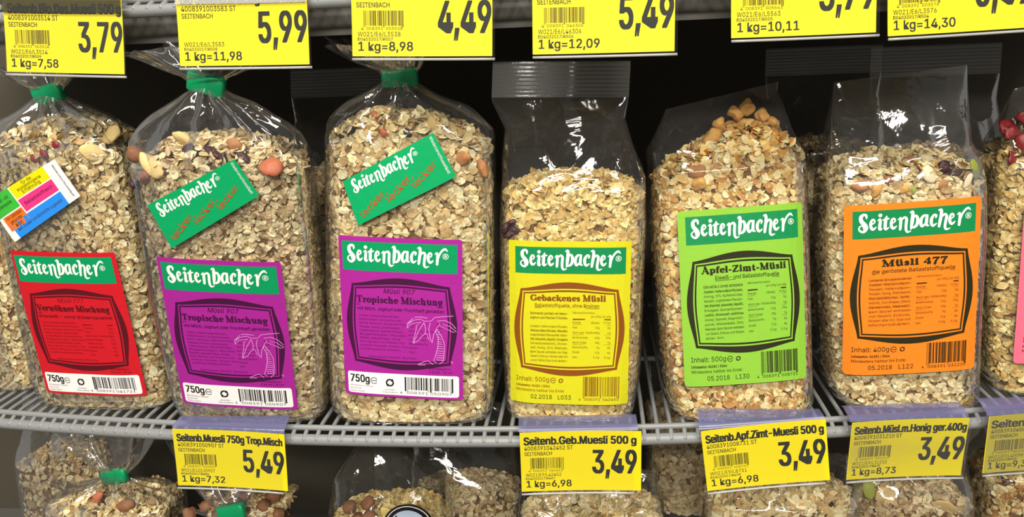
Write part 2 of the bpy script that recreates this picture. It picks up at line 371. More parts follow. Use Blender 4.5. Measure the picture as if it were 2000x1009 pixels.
_uu = [_P([(.2, .66), (.2, .3), (.26, .08), (.4, .06), (.52, .2)], [.2, .2, .18, .12, .07]), _H(.03, .2, .64), _V(.56, 0, .68), _H(.4, .56, .64), _H(.56, .72, .045)]
_oo = [_A(.33, .34, .22, .29, 0, 360)]
_dots = [_D(.2, .88), _D(.5, .88)]
SER = {'T': (.84, [_V(.41, 0, 1), _F(.41, .2), _H(.03, .79, .95, .1), _V(.07, .7, .95, .08), _V(.75, .7, .95, .08)]),
       'M': (1.14, [_V(.18, 0, 1, .1), _V(.9, 0, 1, .22), _P([(.2, 1), (.37, .55), (.54, .1)], .2), _P([(.54, .1), (.7, .5), (.88, 1)], .09), _F(.18), _F(.9, .2), _H(0, .25, .955), _H(.85, 1.1, .955)]),
       'V': (.94, [_P([(.2, 1), (.35, .5), (.5, .02)], .2), _P([(.5, .02), (.65, .5), (.78, 1)], .09), _H(.03, .4, .955), _H(.62, .94, .955)]),
       'G': (.98, [_A(.5, .5, .36, .44, 45, 325), _V(.8, .06, .42, .18), _H(.6, .96, .42), _V(.8, .68, .95, .08)]),
       'A': (1.0, [_P([(.16, 0), (.31, .5), (.46, 1)], .09), _P([(.46, 1), (.63, .5), (.8, 0)], .22), _H(.26, .66, .33, .08), _F(.16, .15), _F(.8, .2)]),
       'Z': (.86, [_H(.08, .78, .95, .1), _H(.08, .78, .05, .1), _P([(.68, .93), (.42, .5), (.17, .07)], .2), _V(.1, .72, .95, .08), _V(.76, .05, .28, .08)]),
       'o': (.66, _oo), 'ö': (.68, _oo + [_D(.2, .88), _D(.46, .88)]),
       'c': (.58, [_A(.33, .34, .22, .29, 50, 315), _D(.46, .5, .09)]), 'e': (.62, [_A(.33, .34, .22, .29, 0, 318), _H(.16, .54, .37, .08)]),
       's': (.52, [_P([(.42, .48), (.36, .62), (.2, .62), (.13, .5), (.25, .37), (.38, .24), (.34, .08), (.2, .05), (.09, .1), (.07, .2)], [.07, .1, .1, .15, .19, .19, .14, .1, .1, .07])]),
       'i': (.4, _stem(.68) + [_D(.2, .89, .11)]), 'l': (.4, _stem(1)), 'r': (.54, _stem(.68) + [_P([(.25, .42), (.36, .62), (.46, .6)], [.08, .12, .1]), _D(.45, .55, .09)]),
       'n': (.78, _stem(.68) + _arch(.2)), 'h': (.78, _stem(1) + _arch(.2)), 'm': (1.12, _stem(.68) + _arch(.2) + _arch(.54)),
       'p': (.74, [_V(.2, -.28, .68), _H(.03, .38, -.24), _H(.03, .2, .64), _A(.39, .34, .2, .29, -130, 130)]), 'b': (.74, [_V(.2, 0, 1), _H(.03, .2, .955), _A(.39, .34, .2, .29, -130, 130)]),
       'u': (.76, _uu), 'ü': (.76, _uu + _dots), 'a': (.68, [_V(.46, .04, .5), _P([(.14, .48), (.22, .63), (.36, .63), (.46, .5)], [.12, .1, .12, .18]), _A(.27, .2, .15, .14, 0, 360), _H(.46, .64, .045)]),
       'g': (.68, [_A(.3, .43, .18, .2, 0, 360), _P([(.2, .22), (.15, .1), (.42, .05), (.52, -.1), (.32, -.24), (.1, -.16), (.16, 0)], .1), _H(.42, .64, .62)]),
       'w': (1.04, [_P([(.16, .68), (.26, .34), (.35, .02)], .18), _P([(.35, .02), (.44, .34), (.53, .62)], .08), _P([(.53, .68), (.63, .34), (.72, .02)], .18), _P([(.72, .02), (.81, .34), (.9, .68)], .08), _H(0, .32, .64), _H(.42, .64, .64), _H(.78, 1.02, .64)]),
       'k': (.8, _stem(1) + [_P([(.25, .3), (.42, .48), (.6, .64)], .08), _P([(.36, .42), (.5, .24), (.64, .03)], .2), _H(.5, .8, .045), _H(.45, .75, .64)]),
       'f': (.48, [_V(.2, 0, .75), _F(.2), _P([(.2, .72), (.24, .92), (.4, .96)], [.2, .16, .1]), _D(.42, .92, .08), _H(.03, .44, .64)]),
       't': (.5, [_P([(.2, .9), (.2, .4), (.22, .12), (.32, .05), (.46, .14)], [.1, .2, .2, .14, .07]), _H(.03, .44, .64)]),
       '4': (.74, [_V(.5, 0, 1), _H(.05, .7, .28, .1), _P([(.5, 1), (.29, .65), (.08, .3)], .09), _F(.5)]), '7': (.7, [_H(.08, .66, .93, .14), _P([(.62, .92), (.38, .5), (.28, 0)], [.1, .17, .22]), _V(.1, .68, .95, .08)]),
       '-': (.46, [_H(.05, .4, .32, .13)]), ' ': (.34, [])}
def serif(pr, t, x0, x1, base, cap, m, layer=2, heavy=1.0):
    tot = sum(SER[c][0] for c in t); k = (x1 - x0) / tot; x = 0
    for c in t:
        adv, S = SER[c]
        for P, wd, kind in S:
            Q = [(x0 + (x + a) * k, base + b_ * cap) for a, b_ in P]; ww = [q * (k + cap) / 2 * heavy for q in wd]
            if kind == 2: pr.disc(Q[0][0], Q[0][1], ww[0], m, layer, 10)
            elif kind == 1:
                pr.stroke(Q, ww, m, layer, n=4)
            else: pr.stroke(Q, ww, m, layer, smooth=False)
        x += adv

def est_sign(pr, x, y, r, m):
    pr.ring(x, y, r, r * .22, m, 2, 20, 330, 18); pr.stroke([(x - r * .7, y), (x + r * .95, y)], r * .25, m, 2, smooth=False)
def dot_sign(pr, x, y, r, m):
    pr.ring(x, y, r, r * .5, m, 2, 60, 205, 14); pr.ring(x, y, r, r * .5, m, 2, 240, 385, 14)
    for a in (60, 240):
        c_, s_ = math.cos(math.radians(a)), math.sin(math.radians(a)); px, py = x + r * c_, y + r * s_
        tx, ty = (s_, -c_)
        pr.add([(px - c_ * r * .6, py - s_ * r * .6), (px + c_ * r * .6, py + s_ * r * .6), (px + tx * r * .8, py + ty * r * .8)], [(0, 1, 2)], m, 2)
def ornate_frame(pr, X, Y, m, thinm):
    # four bowed sides, thick in their middles; a thin inner line follows
    def path(grow, corner):
        x0, x1, y0, y1 = .1 + corner, .9 - corner, .285 + corner * .8, .775 - corner * .8
        P = []
        t = np.linspace(0, 1, 20, endpoint=False); s_ = np.sin(np.pi * t) ** 1.35
        P += [(x0 + (x1 - x0) * a, y0 - grow * .043 * q) for a, q in zip(t, s_)]
        P += [(x1 + grow * .056 * q, y0 + (y1 - y0) * a) for a, q in zip(t, s_)]
        P += [(x1 - (x1 - x0) * a, y1 + grow * .043 * q) for a, q in zip(t, s_)]
        P += [(x0 - grow * .056 * q, y1 - (y1 - y0) * a) for a, q in zip(t, s_)]
        return np.array([(X(a), Y(b_)) for a, b_ in P])
    def band(A, B, mm, layer):
        n = len(A); pr.add(np.concatenate([A, B]), [(i, (i + 1) % n, n + (i + 1) % n, n + i) for i in range(n)], mm, layer)
    band(path(1.0, 0), path(.42, .016), m, 2); band(path(.38, .026), path(.33, .036), m, 2)

FINE_A = ['Zutaten: Weizenvollkornflocken,', 'Haferflocken, Sonnenblumen-', 'kerne, Rosinen, Bananenchips,', 'Papaya, Ananas, Kokosraspel,', 'Cashewkerne, Gerstenflocken,', 'Roggenflocken, Mandeln,', 'Datteln, Kokosflocken, Honig,', 'kann Spuren von Erdnuss und', 'anderen Nuessen, Sesam, Soja', 'und Milchprodukten enthalten.']
TAB = ['Energie', 'Fett', 'davon ges. Fettsäuren', 'Kohlenhydrate', 'davon Zucker', 'Ballaststoffe', 'Eiweiß', 'Salz']
def label_a(base, ink, thin, title, code, mus, sub, palm, W=.105, H=.1445):
    pr = Print(); X = lambda a: (a - .5) * W; Y = lambda a: (.5 - a) * H
    pr.rrect(X(0), Y(0), X(1), Y(1), base, 0, .002, 18, 20)
    pr.rrect(X(.03), Y(.03), X(.962), Y(.205), 'green', 1, 0, 18, 5)
    wordmark(pr, X(.025), Y(.208), W * .93, H * .185)
    ornate_frame(pr, X, Y, ink, thin)
    pr.text(mus, X(.36), X(.61), Y(.338), H * .03, thin if not palm else ink, 2, shear=.25)
    serif(pr, title, X(.135), X(.845), Y(.398), H * .041, ink, heavy=1.2)
    pr.stroke([(X(.135), Y(.412)), (X(.845), Y(.412))], .0005, ink, 2, smooth=False)
    pr.text(sub, X(.14), X(.85), Y(.445), H * .02, ink, 2, bold=.004, shear=.2)
    for i, t in enumerate(FINE_A):
        pr.text(t, X(.15), X(.49 + .03 * ((i * 7) % 3)), Y(.485 + .0235 * i), H * .0115, thin, 2)
    for i, t in enumerate(TAB):
        pr.text(t, X(.56), X(.56 + .012 * len(t)), Y(.515 + .027 * i), H * .0115, thin, 2)
        pr.text('%dg' % (3 + i * 5), X(.79), X(.83), Y(.515 + .027 * i), H * .0115, thin, 2)
    if not palm: pr.stroke([(X(.55), Y(.488)), (X(.84), Y(.488))], .0007, ink, 2, smooth=False)
    pr.text('Naturkost GmbH, Buchen', X(.22), X(.62), Y(.745), H * .013, thin, 2)
    pr.text('Infotelefon:', X(.72), X(.9), Y(.806), H * .013, ink, 2); pr.text('0 62 81 / 30 66', X(.72), X(.91), Y(.828), H * .013, ink, 2)
    if palm:
        a, b_, c_, d_ = .49, .44, .47, .375
        def q(x, y): return X(a + x / 925 * c_), Y(b_ + y / 1009 * d_)
        for P in ([(120, 290), (115, 215), (220, 115), (150, 190), (120, 290), (190, 205), (340, 180), (270, 235), (260, 300), (235, 410), (210, 490), (205, 545), (300, 490), (350, 410), (430, 360), (450, 440), (515, 520), (480, 420), (465, 280), (490, 180)],
                  [(150, 200), (240, 145), (330, 125), (400, 160), (510, 150), (560, 90), (700, 70), (860, 55)], [(240, 100), (330, 90), (450, 105)], [(390, 180), (300, 330), (210, 540)], [(395, 190), (415, 300), (400, 370)],
                  [(515, 520), (545, 370), (600, 260), (650, 200), (600, 150), (720, 130), (830, 185), (900, 270)], [(650, 230), (760, 285), (690, 195), (800, 230), (905, 320), (850, 330), (760, 280)],
                  [(590, 300), (575, 330), (615, 430), (610, 580), (560, 760), (530, 830), (580, 860)], [(600, 290), (660, 380), (710, 520), (712, 650), (690, 830), (630, 880)],
                  [(280, 900), (380, 850), (450, 830), (520, 890)], [(280, 910), (400, 905)], [(810, 830), (850, 850), (820, 865)]):
            pr.stroke([q(*p) for p in P], .00042, 'palm', 3, smooth=False)
        for i in range(13):
            t = i / 12; pr.stroke([q(600 - 5 * t - 40 * max(0, t - .5), 330 + 480 * t), q(640 + 55 * min(1, t * 1.6), 345 + 470 * t)], .00042, 'palm', 3, smooth=False)
    pr.rrect(X(.03), Y(.845), X(.968), Y(.985), 'white', 1, .0022, 18, 6)
    pr.text('750g', X(.055), X(.215), Y(.912), H * .048, 'black', 2, bold=.02); est_sign(pr, X(.255), Y(.897), W * .027, 'black')
    for i, t in enumerate(('Mindestens haltbar', 'bis Ende:', 'siehe Seite')):
        pr.text(t, X(.05), X(.05 + .011 * len(t)), Y(.94 + .018 * i), H * .009, 'thin' if 0 else 'maroonthin' if base == 'red' else 'plumthin', 2)
    dot_sign(pr, X(.39), Y(.905), W * .028, 'black')
    pr.text('umwelt-', X(.345), X(.44), Y(.955), H * .0095, 'black', 2); pr.text('freundlich', X(.33), X(.455), Y(.972), H * .0095, 'black', 2)
    pr.barcode(X(.515), X(.925), Y(.945), Y(.862), 'black', 2, seed=hash(code) % 97 if 0 else sum(map(ord, code)), guard=H * .01)
    pr.text('4', X(.475), X(.492), Y(.972), H * .017, 'black', 2)
    pr.text(code[1:7], X(.53), X(.71), Y(.972), H * .017, 'black', 2); pr.text(code[7:], X(.73), X(.91), Y(.972), H * .017, 'black', 2)
    return pr
FINE_ORANGE = ['Leckeres Knuspererlebnis!', 'Zutaten: Weizenvollkorn-', 'flocken, Hafervollkorn-', 'flocken, Honig, Weinbeeren,', 'Mandelblättchen, Apfel-', 'würfel, Cornflakes (Mais,', 'Gerstenmalz, Meersalz).', 'Kann Spuren enthalten', 'von Sesam, Erdnuss,', 'Nüssen aller Art, Soja und', 'Milchprodukten.']
FINE_LIME = ['EIN MÜSLI OHNE ROSINEN', 'Zutaten: Hafervollkornflocken,', 'Honig, 5% Apfelstücke,', 'Mandeln, ungehärtetes Pflanzen-', 'fett (Palmfett, Kokosfett, Rapsöl),', 'Emulgator Sonnenblumen-', 'Lecithin, Zitronensaft, natürliches', 'Aroma), Sojamehl, Magermilch-', 'pulver, Weizenkleie, Zimt,', 'Meersalz. Kann Spuren enthalten', 'von Sesam, Erdnuss und Nüssen', 'aller Art.']
FINE_YEL = ['Schmeckt perfekt mit Natur-', 'joghurt und frischen Früchten.', '', 'Zutaten: Hafervollkornflocken,', 'Weizenvollkornflocken, Mandeln,', 'ungehärtetes Pflanzenfett (Palm-', 'fett, Kokosfett, Rapsöl), Emulgator', 'Sonnenblumenlecithin, Zitronen-', 'saft, Honig, Zimt, Meersalz.', 'Kann Spuren enthalten von Soja,', 'Sesam, Erdnuss, Nüssen aller Art', 'und Milchprodukten.']
VALS = [('1846kJ', '727kJ'), ('13g', '5g'), ('2g', '1g'), ('62g', '25g'), ('18g', '7g'), ('9g', '4g'), ('11g', '4g'), ('0,3g', '0,1g')]
def label_b(base, ink, thin, title, tx, sub, sx, fine, amount, date, lot, code, W=.105, H=.150, torn=False):
    pr = Print(); X = lambda a: (a - .5) * W; Y = lambda a: (.5 - a) * H
    rr = random.Random(3)
    pr.rrect(X(0), Y(0), X(1), Y(1), base, 0, .0035 if not torn else .001, 18, 44 if torn else 20, edge=(lambda i: rr.uniform(0, .0006)) if torn else None)
    pr.rrect(X(.058), Y(.035), X(.955), Y(.192), 'dgreen', 1, 0, 18, 5)
    wordmark(pr, X(.05), Y(.205), W * .93, H * .18)
    ornate_frame(pr, X, Y, ink, thin)
    serif(pr, title, X(tx[0]), X(tx[1]), Y(.355), H * .036, ink, heavy=1.4)
    pr.text(sub, X(sx[0]), X(sx[1]), Y(.393), H * .0215, ink, 2, bold=.004); pr.stroke([(X(sx[0]), Y(.3985)), (X(sx[1]), Y(.3985))], .0004, ink, 2, smooth=False)
    for i, t in enumerate(fine):
        if t: pr.text(t, X(.18), X(.49 if len(t) > 14 else .33), Y(.438 + .0265 * i), H * .0135, thin, 2, bold=.014 if i in (0, 1, 4, 6) else .003)
    pr.text('Nährwertinformation', X(.53), X(.71), Y(.43), H * .0115, thin, 2); pr.text('pro 100g | pro 40g', X(.68), X(.84), Y(.452), H * .0125, thin, 2)
    pr.stroke([(X(.53), Y(.465)), (X(.84), Y(.465))], .0011, ink, 2, smooth=False)
    for i, t in enumerate(TAB):
        y = .49 + .0305 * i
        pr.text(t, X(.53), X(.53 + .0095 * len(t)), Y(y), H * .0125, thin, 2)
        pr.text(VALS[i][0], X(.75 - .012 * len(VALS[i][0])), X(.75), Y(y), H * .0125, thin, 2); pr.text(VALS[i][1], X(.84 - .012 * len(VALS[i][1])), X(.84), Y(y), H * .0125, thin, 2)
        if i in (0, 2, 4): pr.stroke([(X(.53), Y(y + .008)), (X(.84), Y(y + .008))], .00025, thin, 2, smooth=False)
    pr.text('Inhalt: ' + amount, X(.058), X(.335), Y(.858), H * .028, ink, 2); est_sign(pr, X(.37), Y(.848), W * .022, ink); dot_sign(pr, X(.435), Y(.849), W * .015, ink)
    pr.text('Infotelefon: 06281 / 3066', X(.058), X(.34), Y(.893), H * .014, ink, 2, bold=.014)
    pr.text('Mindestens haltbar bis Ende:', X(.058), X(.465), Y(.923), H * .017, ink, 2)
    pr.text(date, X(.18), X(.36), Y(.968), H * .026, 'black', 2); pr.text(lot, X(.41), X(.52), Y(.968), H * .026, 'black', 2)
    pr.barcode(X(.62), X(.925), Y(.945), Y(.82), ink, 2, seed=sum(map(ord, code)), guard=H * .012)
    pr.text('4', X(.585), X(.6), Y(.972), H * .017, ink, 2); pr.text(code[1:7], X(.63), X(.765), Y(.972), H * .017, ink, 2); pr.text(code[7:], X(.785), X(.92), Y(.972), H * .017, ink, 2)
    return pr
def sticker_green(W=.090, H=.045):
    pr = Print(); X = lambda a: a * W; Y = lambda a: (1 - a) * H
    pr.rrect(0, 0, W, H, 'stgreen', 0, .001, 16, 10)
    wordmark(pr, X(.035), Y(.50), W * .80, H * .52)
    for x, y in ((.08, .90), (.36, .86), (.63, .84)):
        t = 'lecker' if x > .6 else 'lecker,'
        pr.text(t, X(x), X(x) + W * (.315 if x < .6 else .285), Y(y), H * .15, 'orangetext', 2, bold=.004, rot=math.radians(23))
    pr.text('Wiederverschlussetikett', X(.945), X(.945) + H * .84, Y(.04), H * .055, 'white', 2, rot=-math.pi / 2)
    return pr
def sticker_multi(W=.0905, H=.0375):
    pr = Print(); X = lambda a: a * W; Y = lambda a: (1 - a) * H
    pr.rrect(0, 0, W, H, 'white', 0, .001, 16, 10)
    for c, x0, y0, x1, y1 in (('pgreen', 0, 0, .355, .45), ('porange', .06, .48, .355, .8), ('pyellow', .37, 0, .84, .3), ('ppink', .37, .33, .84, .62), ('pblue', .10, .66, .84, 1)):
        pr.rrect(X(x0), Y(y0), X(x1), Y(y1), c, 1, 0, 8, 5)
    def t(s_, x0, x1, y, m='olive'): pr.text(s_, X(x0), X(x1), Y(y), H * .075, m, 2)
    t('für die', .53, .66, .1); t('ausgewogene', .44, .76, .18); t('Ernährung', .48, .72, .27)
    t('Ballaststoffreich', .42, .8, .5, 'plum'); t('Eiweiß- und', .1, .3, .18); t('Eisenquelle', .1, .3, .3)
    t('Für Liebhaber', .1, .33, .57); t('gesunder', .12, .3, .67); t('Kost', .16, .26, .77)
    t('kein Zucker und Rohstoffe zugesetzt', .15, .8, .87, 'plum')
    pr.text('Wiederverschlussetikett', X(.93), X(.93) + H * .84, Y(.08), H * .055, 'plum', 2, rot=-math.pi / 2)
    return pr

# ------------------------------------------------------------------ muesli bags
def frame(yaw, lean, roll):
    yaw, lean, roll = map(math.radians, (yaw, lean, roll))
    N = np.array([math.sin(yaw), -math.cos(yaw), 0]); R = np.array([math.cos(yaw), math.sin(yaw), 0]); Z = np.array([0, 0, 1.0])
    n = N * math.cos(lean) + Z * math.sin(lean); v = Z * math.cos(lean) - N * math.sin(lean)
    return R * math.cos(roll) - v * math.sin(roll), v * math.cos(roll) + R * math.sin(roll), n
PAL = dict(
    pale=[(238, 220, 178), (248, 236, 202), (226, 202, 152), (208, 178, 126), (244, 228, 190), (232, 206, 160), (196, 160, 112)],
    gold=[(244, 220, 156), (250, 234, 182), (232, 200, 130), (214, 178, 112), (240, 214, 152), (222, 184, 114)],
    warm=[(244, 224, 172), (250, 238, 198), (228, 190, 120), (210, 162, 92), (240, 214, 156), (200, 142, 78)],
    grey=[(234, 216, 178), (244, 230, 198), (218, 194, 150), (194, 166, 124), (238, 220, 184), (222, 192, 158), (178, 146, 110)])
class Bag:
    def __init__(s, B, yaw, lean, roll, left, right, D=.068, floor=0.0):
        s.B = np.array(B, float); s.r, s.v, s.n = frame(yaw, lean, roll); s.D = D; s.floor = floor
        s.L = np.array(sorted(left, key=lambda q: q[1])); s.R = np.array(sorted(right, key=lambda q: q[1]))
    def l(s, v): return np.interp(v, s.L[:, 1], s.L[:, 0])
    def rr(s, v): return np.interp(v, s.R[:, 1], s.R[:, 0])
    def pos(s, u, v, n):
        u, v, n = np.broadcast_arrays(u, v, n)
        P = s.B + u[..., None] * s.r + v[..., None] * s.v + n[..., None] * s.n
        P[..., 2] = np.maximum(P[..., 2], s.floor + .0014)
        return P - s.B
    def front(s, u, v, m=4.0, inset=0.0):
        l, r = s.l(v) , s.rr(v); c = (l + r) / 2; a = (r - l) / 2; q = np.clip(np.abs((u - c) / a), 0, .999)
        return -s.D / 2 + s.D / 2 * (1 - q ** m) ** (1 / m)
    def ring(s, th, v, m=4.0, inset=0.0, nf=None, nb=None, l=None, r=None):
        l = s.l(v) if l is None else l; r = s.rr(v) if r is None else r
        nf = 0.0 if nf is None else nf; nb = -s.D if nb is None else nb
        c = (l + r) / 2; a = np.maximum((r - l) / 2 - inset, .0008); h = np.maximum((nf - nb) / 2 - inset, .0003)
        ct, st = np.cos(th), np.sin(th); k = (np.abs(ct) ** m + np.abs(st) ** m) ** (-1 / m)
        return c + a * k * ct, (nf + nb) / 2 + h * k * st
def make_flakes(C, N, T, size, tint):
    """closed lens flakes at C, facing N, long side along T"""
    n = len(C); k = 8; a = np.linspace(0, 2 * np.pi, k, endpoint=False)
    B = np.cross(N, T); Lh = size[:, 0:1] / 2; Wh = size[:, 1:2] / 2
    cup = RNG.uniform(-.4, .4, (n, 1)); cup2 = RNG.uniform(-.35, .35, (n, 1))
    V = np.empty((n, k + 2, 3)); jit = RNG.uniform(.82, 1.12, (n, k))
    for i in range(k):
        x = math.cos(a[i]) * jit[:, i:i + 1] * (1.0 if i else 1.08); y = math.sin(a[i]) * jit[:, i:i + 1]
        V[:, i] = C + T * Lh * x + B * Wh * y + N * (cup * Lh * x * x + cup2 * Wh * y * y)
    V[:, k] = C + N * .00022; V[:, k + 1] = C - N * .0003
    base = (np.arange(n) * (k + 2))[:, None, None]
    tri = np.array([[i, (i + 1) % k, k] for i in range(k)] + [[(i + 1) % k, i, k + 1] for i in range(k)])[None]
    F = (tri + base).reshape(-1, 3)
    return V.reshape(-1, 3), F, np.repeat(tint, k + 2, 0)
def unit(A): return A / np.maximum(np.linalg.norm(A, axis=1), 1e-9)[:, None]
def filling(bag, root, ftop, pal, n_side=4200, n_top=900, fl=.0088, vmin=None, seed=1):
    global RNG
    RNG = np.random.default_rng(seed); fl = fl * .9
    ft = np.array(ftop); FT = lambda u: np.interp(u, ft[:, 0], ft[:, 1])
    v0 = vmin if vmin is not None else -.012
    # inner body
    th = np.linspace(0, 2 * np.pi, 64, endpoint=False); rows = 22; V = []
    for i in range(rows):
        t = i / (rows - 1); u, n = bag.ring(th, v0 + t * .2, inset=.0045)
        vtop = FT(u) - .014; vv = v0 + (vtop - v0) * t
        u, n = bag.ring(th, vv, inset=.0045); V.append(bag.pos(u, vv, n))
    F = grid_faces(rows, 64, True)
    uc = (u.min() + u.max()) / 2
    for q in (.75, .5, .25, .02):
        uu = uc + (u - uc) * q; nn = -bag.D / 2 + (n + bag.D / 2) * q
        V.append(bag.pos(uu, FT(uu) - .014 + .010 * (1 - q ** 2), nn))
    nr = len(V); F = grid_faces(nr, 64, True) + [tuple(range((nr - 1) * 64, nr * 64))]
    CV = np.concatenate(V); ncore = len(CV)
    # flakes pressed against the film
    n1 = int(n_side * 2.05)
    thr = RNG.uniform(0, 2 * np.pi, n1 * 3); thr = thr[(np.sin(thr) > -.35)][:n1]; n1 = len(thr)
    # even spread along the perimeter
    tt = np.linspace(0, 2 * np.pi, 721); uq, nq = bag.ring(tt, np.full_like(tt, .12)); cum = np.concatenate([[0], np.cumsum(np.hypot(np.diff(uq), np.diff(nq)))])
    s_ = RNG.uniform(0, cum[-1], n1 * 3); thr = np.interp(s_, cum, tt); thr = thr[np.sin(thr) > -.75][:n1]; n1 = len(thr)
    tv = RNG.uniform(0, 1, n1)
    u, n = bag.ring(thr, np.full(n1, .12)); vt = FT(u) - .007; vv = v0 + (vt - v0) * tv
    sz = fl * np.clip(RNG.lognormal(-.08, .28, n1), .35, 1.5); asp = RNG.uniform(.55, .85, n1)
    tilt = np.abs(RNG.normal(0, .52, n1)).clip(0, 1.25)
    ins = .0012 + np.sin(tilt) * sz * .45 + RNG.uniform(0, .0036, n1)
    u, n = bag.ring(thr, vv, inset=ins); u2, n2 = bag.ring(thr + .01, vv, inset=ins)
    P = bag.pos(u, vv, n); Tg = unit(bag.pos(u2, vv, n2) - P); Vv = np.broadcast_to(bag.v, Tg.shape)
    Nn = unit(np.cross(Tg, Vv)); Nn = Nn * np.sign(((P - bag.pos(np.float64(0.), vv, np.float64(-bag.D / 2))) * Nn).sum(1))[:, None]
    ang = RNG.uniform(0, 2 * np.pi, n1)[:, None]; T0 = Tg * np.cos(ang) + Vv * np.sin(ang); B0 = np.cross(Nn, T0)
    ph = RNG.uniform(0, 2 * np.pi, n1)[:, None]; N1 = unit(Nn * np.cos(tilt)[:, None] + (T0 * np.cos(ph) + B0 * np.sin(ph)) * np.sin(tilt)[:, None])
    T1 = unit(T0 - N1 * (T0 * N1).sum(1)[:, None])
    # loose flakes heaped on top
    n3 = n_top
    au = RNG.uniform(-1, 1, n3 * 3); an = RNG.uniform(-1, 1, n3 * 3); ok = (np.abs(au) ** 4 + np.abs(an) ** 4) < .86; au, an = au[ok][:n3], an[ok][:n3]; n3 = len(au)
    l, r = bag.l(.2), bag.rr(.2); ut = (l + r) / 2 + au * (r - l) / 2; q = np.maximum(np.abs(au), np.abs(an))
    vtp = FT(ut) - .007 + .009 * (1 - q ** 3) + .003 * vnoise(np.stack([ut * 90, an * 3, ut * 0], 1), seed) + RNG.uniform(-.003, .001, n3)
    lim = np.minimum(1, ((bag.rr(vtp) - bag.l(vtp)) / (r - l)))
    ut = (bag.l(vtp) + bag.rr(vtp)) / 2 + au * (bag.rr(vtp) - bag.l(vtp)) / 2
    P2 = bag.pos(ut, vtp, -bag.D / 2 + an * bag.D / 2 * .97)
    Nup = unit(bag.v[None] * .8 + RNG.normal(0, .6, (n3, 3)) + bag.n[None] * .4); T2 = unit(np.cross(Nup, RNG.normal(0, 1, (n3, 3))))
    sz2 = fl * np.clip(RNG.lognormal(.05, .25, n3), .45, 1.5)
    C = np.concatenate([P, P2]); NN = np.concatenate([N1, Nup]); TT = np.concatenate([T1, T2]); S = np.concatenate([sz, sz2]); A = np.concatenate([asp, RNG.uniform(.6, .9, n3)])
    pc = np.array([lin((c[0] * .975, c[1] * .975, c[2] * .92)) for c in PAL[pal]]); tint = pc[RNG.integers(0, len(pc), len(C))] * RNG.uniform(.86, 1.1, (len(C), 1))
    FV, FF, FT_ = make_flakes(C, NN, TT, np.stack([S, S * A], 1), np.clip(tint, 0, 1))
    FV[:, 2] = np.maximum(FV[:, 2], bag.floor + .0016 - bag.B[2])
    V = np.concatenate([CV, FV]); FF = (FF + ncore).tolist()
    o = mesh_obj('muesli_filling', V, [list(f) for f in F] + FF, ['core', 'flakes'], root, [0] * len(F) + [1] * len(FF), smooth=False, tint=np.concatenate([np.full((ncore, 3), .3), FT_]))
    o['kind'] = 'stuff'
    return FT
def crease(P, seed):
    a = 1 - np.abs(vnoise(P, seed)); b_ = 1 - np.abs(vnoise(P * 2.1 + 5.3, seed + 1))
    return (a ** 3) * .65 + (b_ ** 3) * .35 - .3
def crumple(P, seed):
    rg = np.random.default_rng(seed + 300); P = P + .35 * np.stack([vnoise(P * .7 + k * 9, seed + k) for k in (1, 2, 3)], -1); a = 0
    for k in range(6):
        d = rg.normal(0, 1, 3); d /= np.linalg.norm(d); ph = (P @ d) * rg.uniform(.7, 1.7) + rg.uniform(0, 1)
        a = a + (np.abs((ph % 1) * 2 - 1) - .5) * rg.uniform(.5, 1)
    return a / 2.2
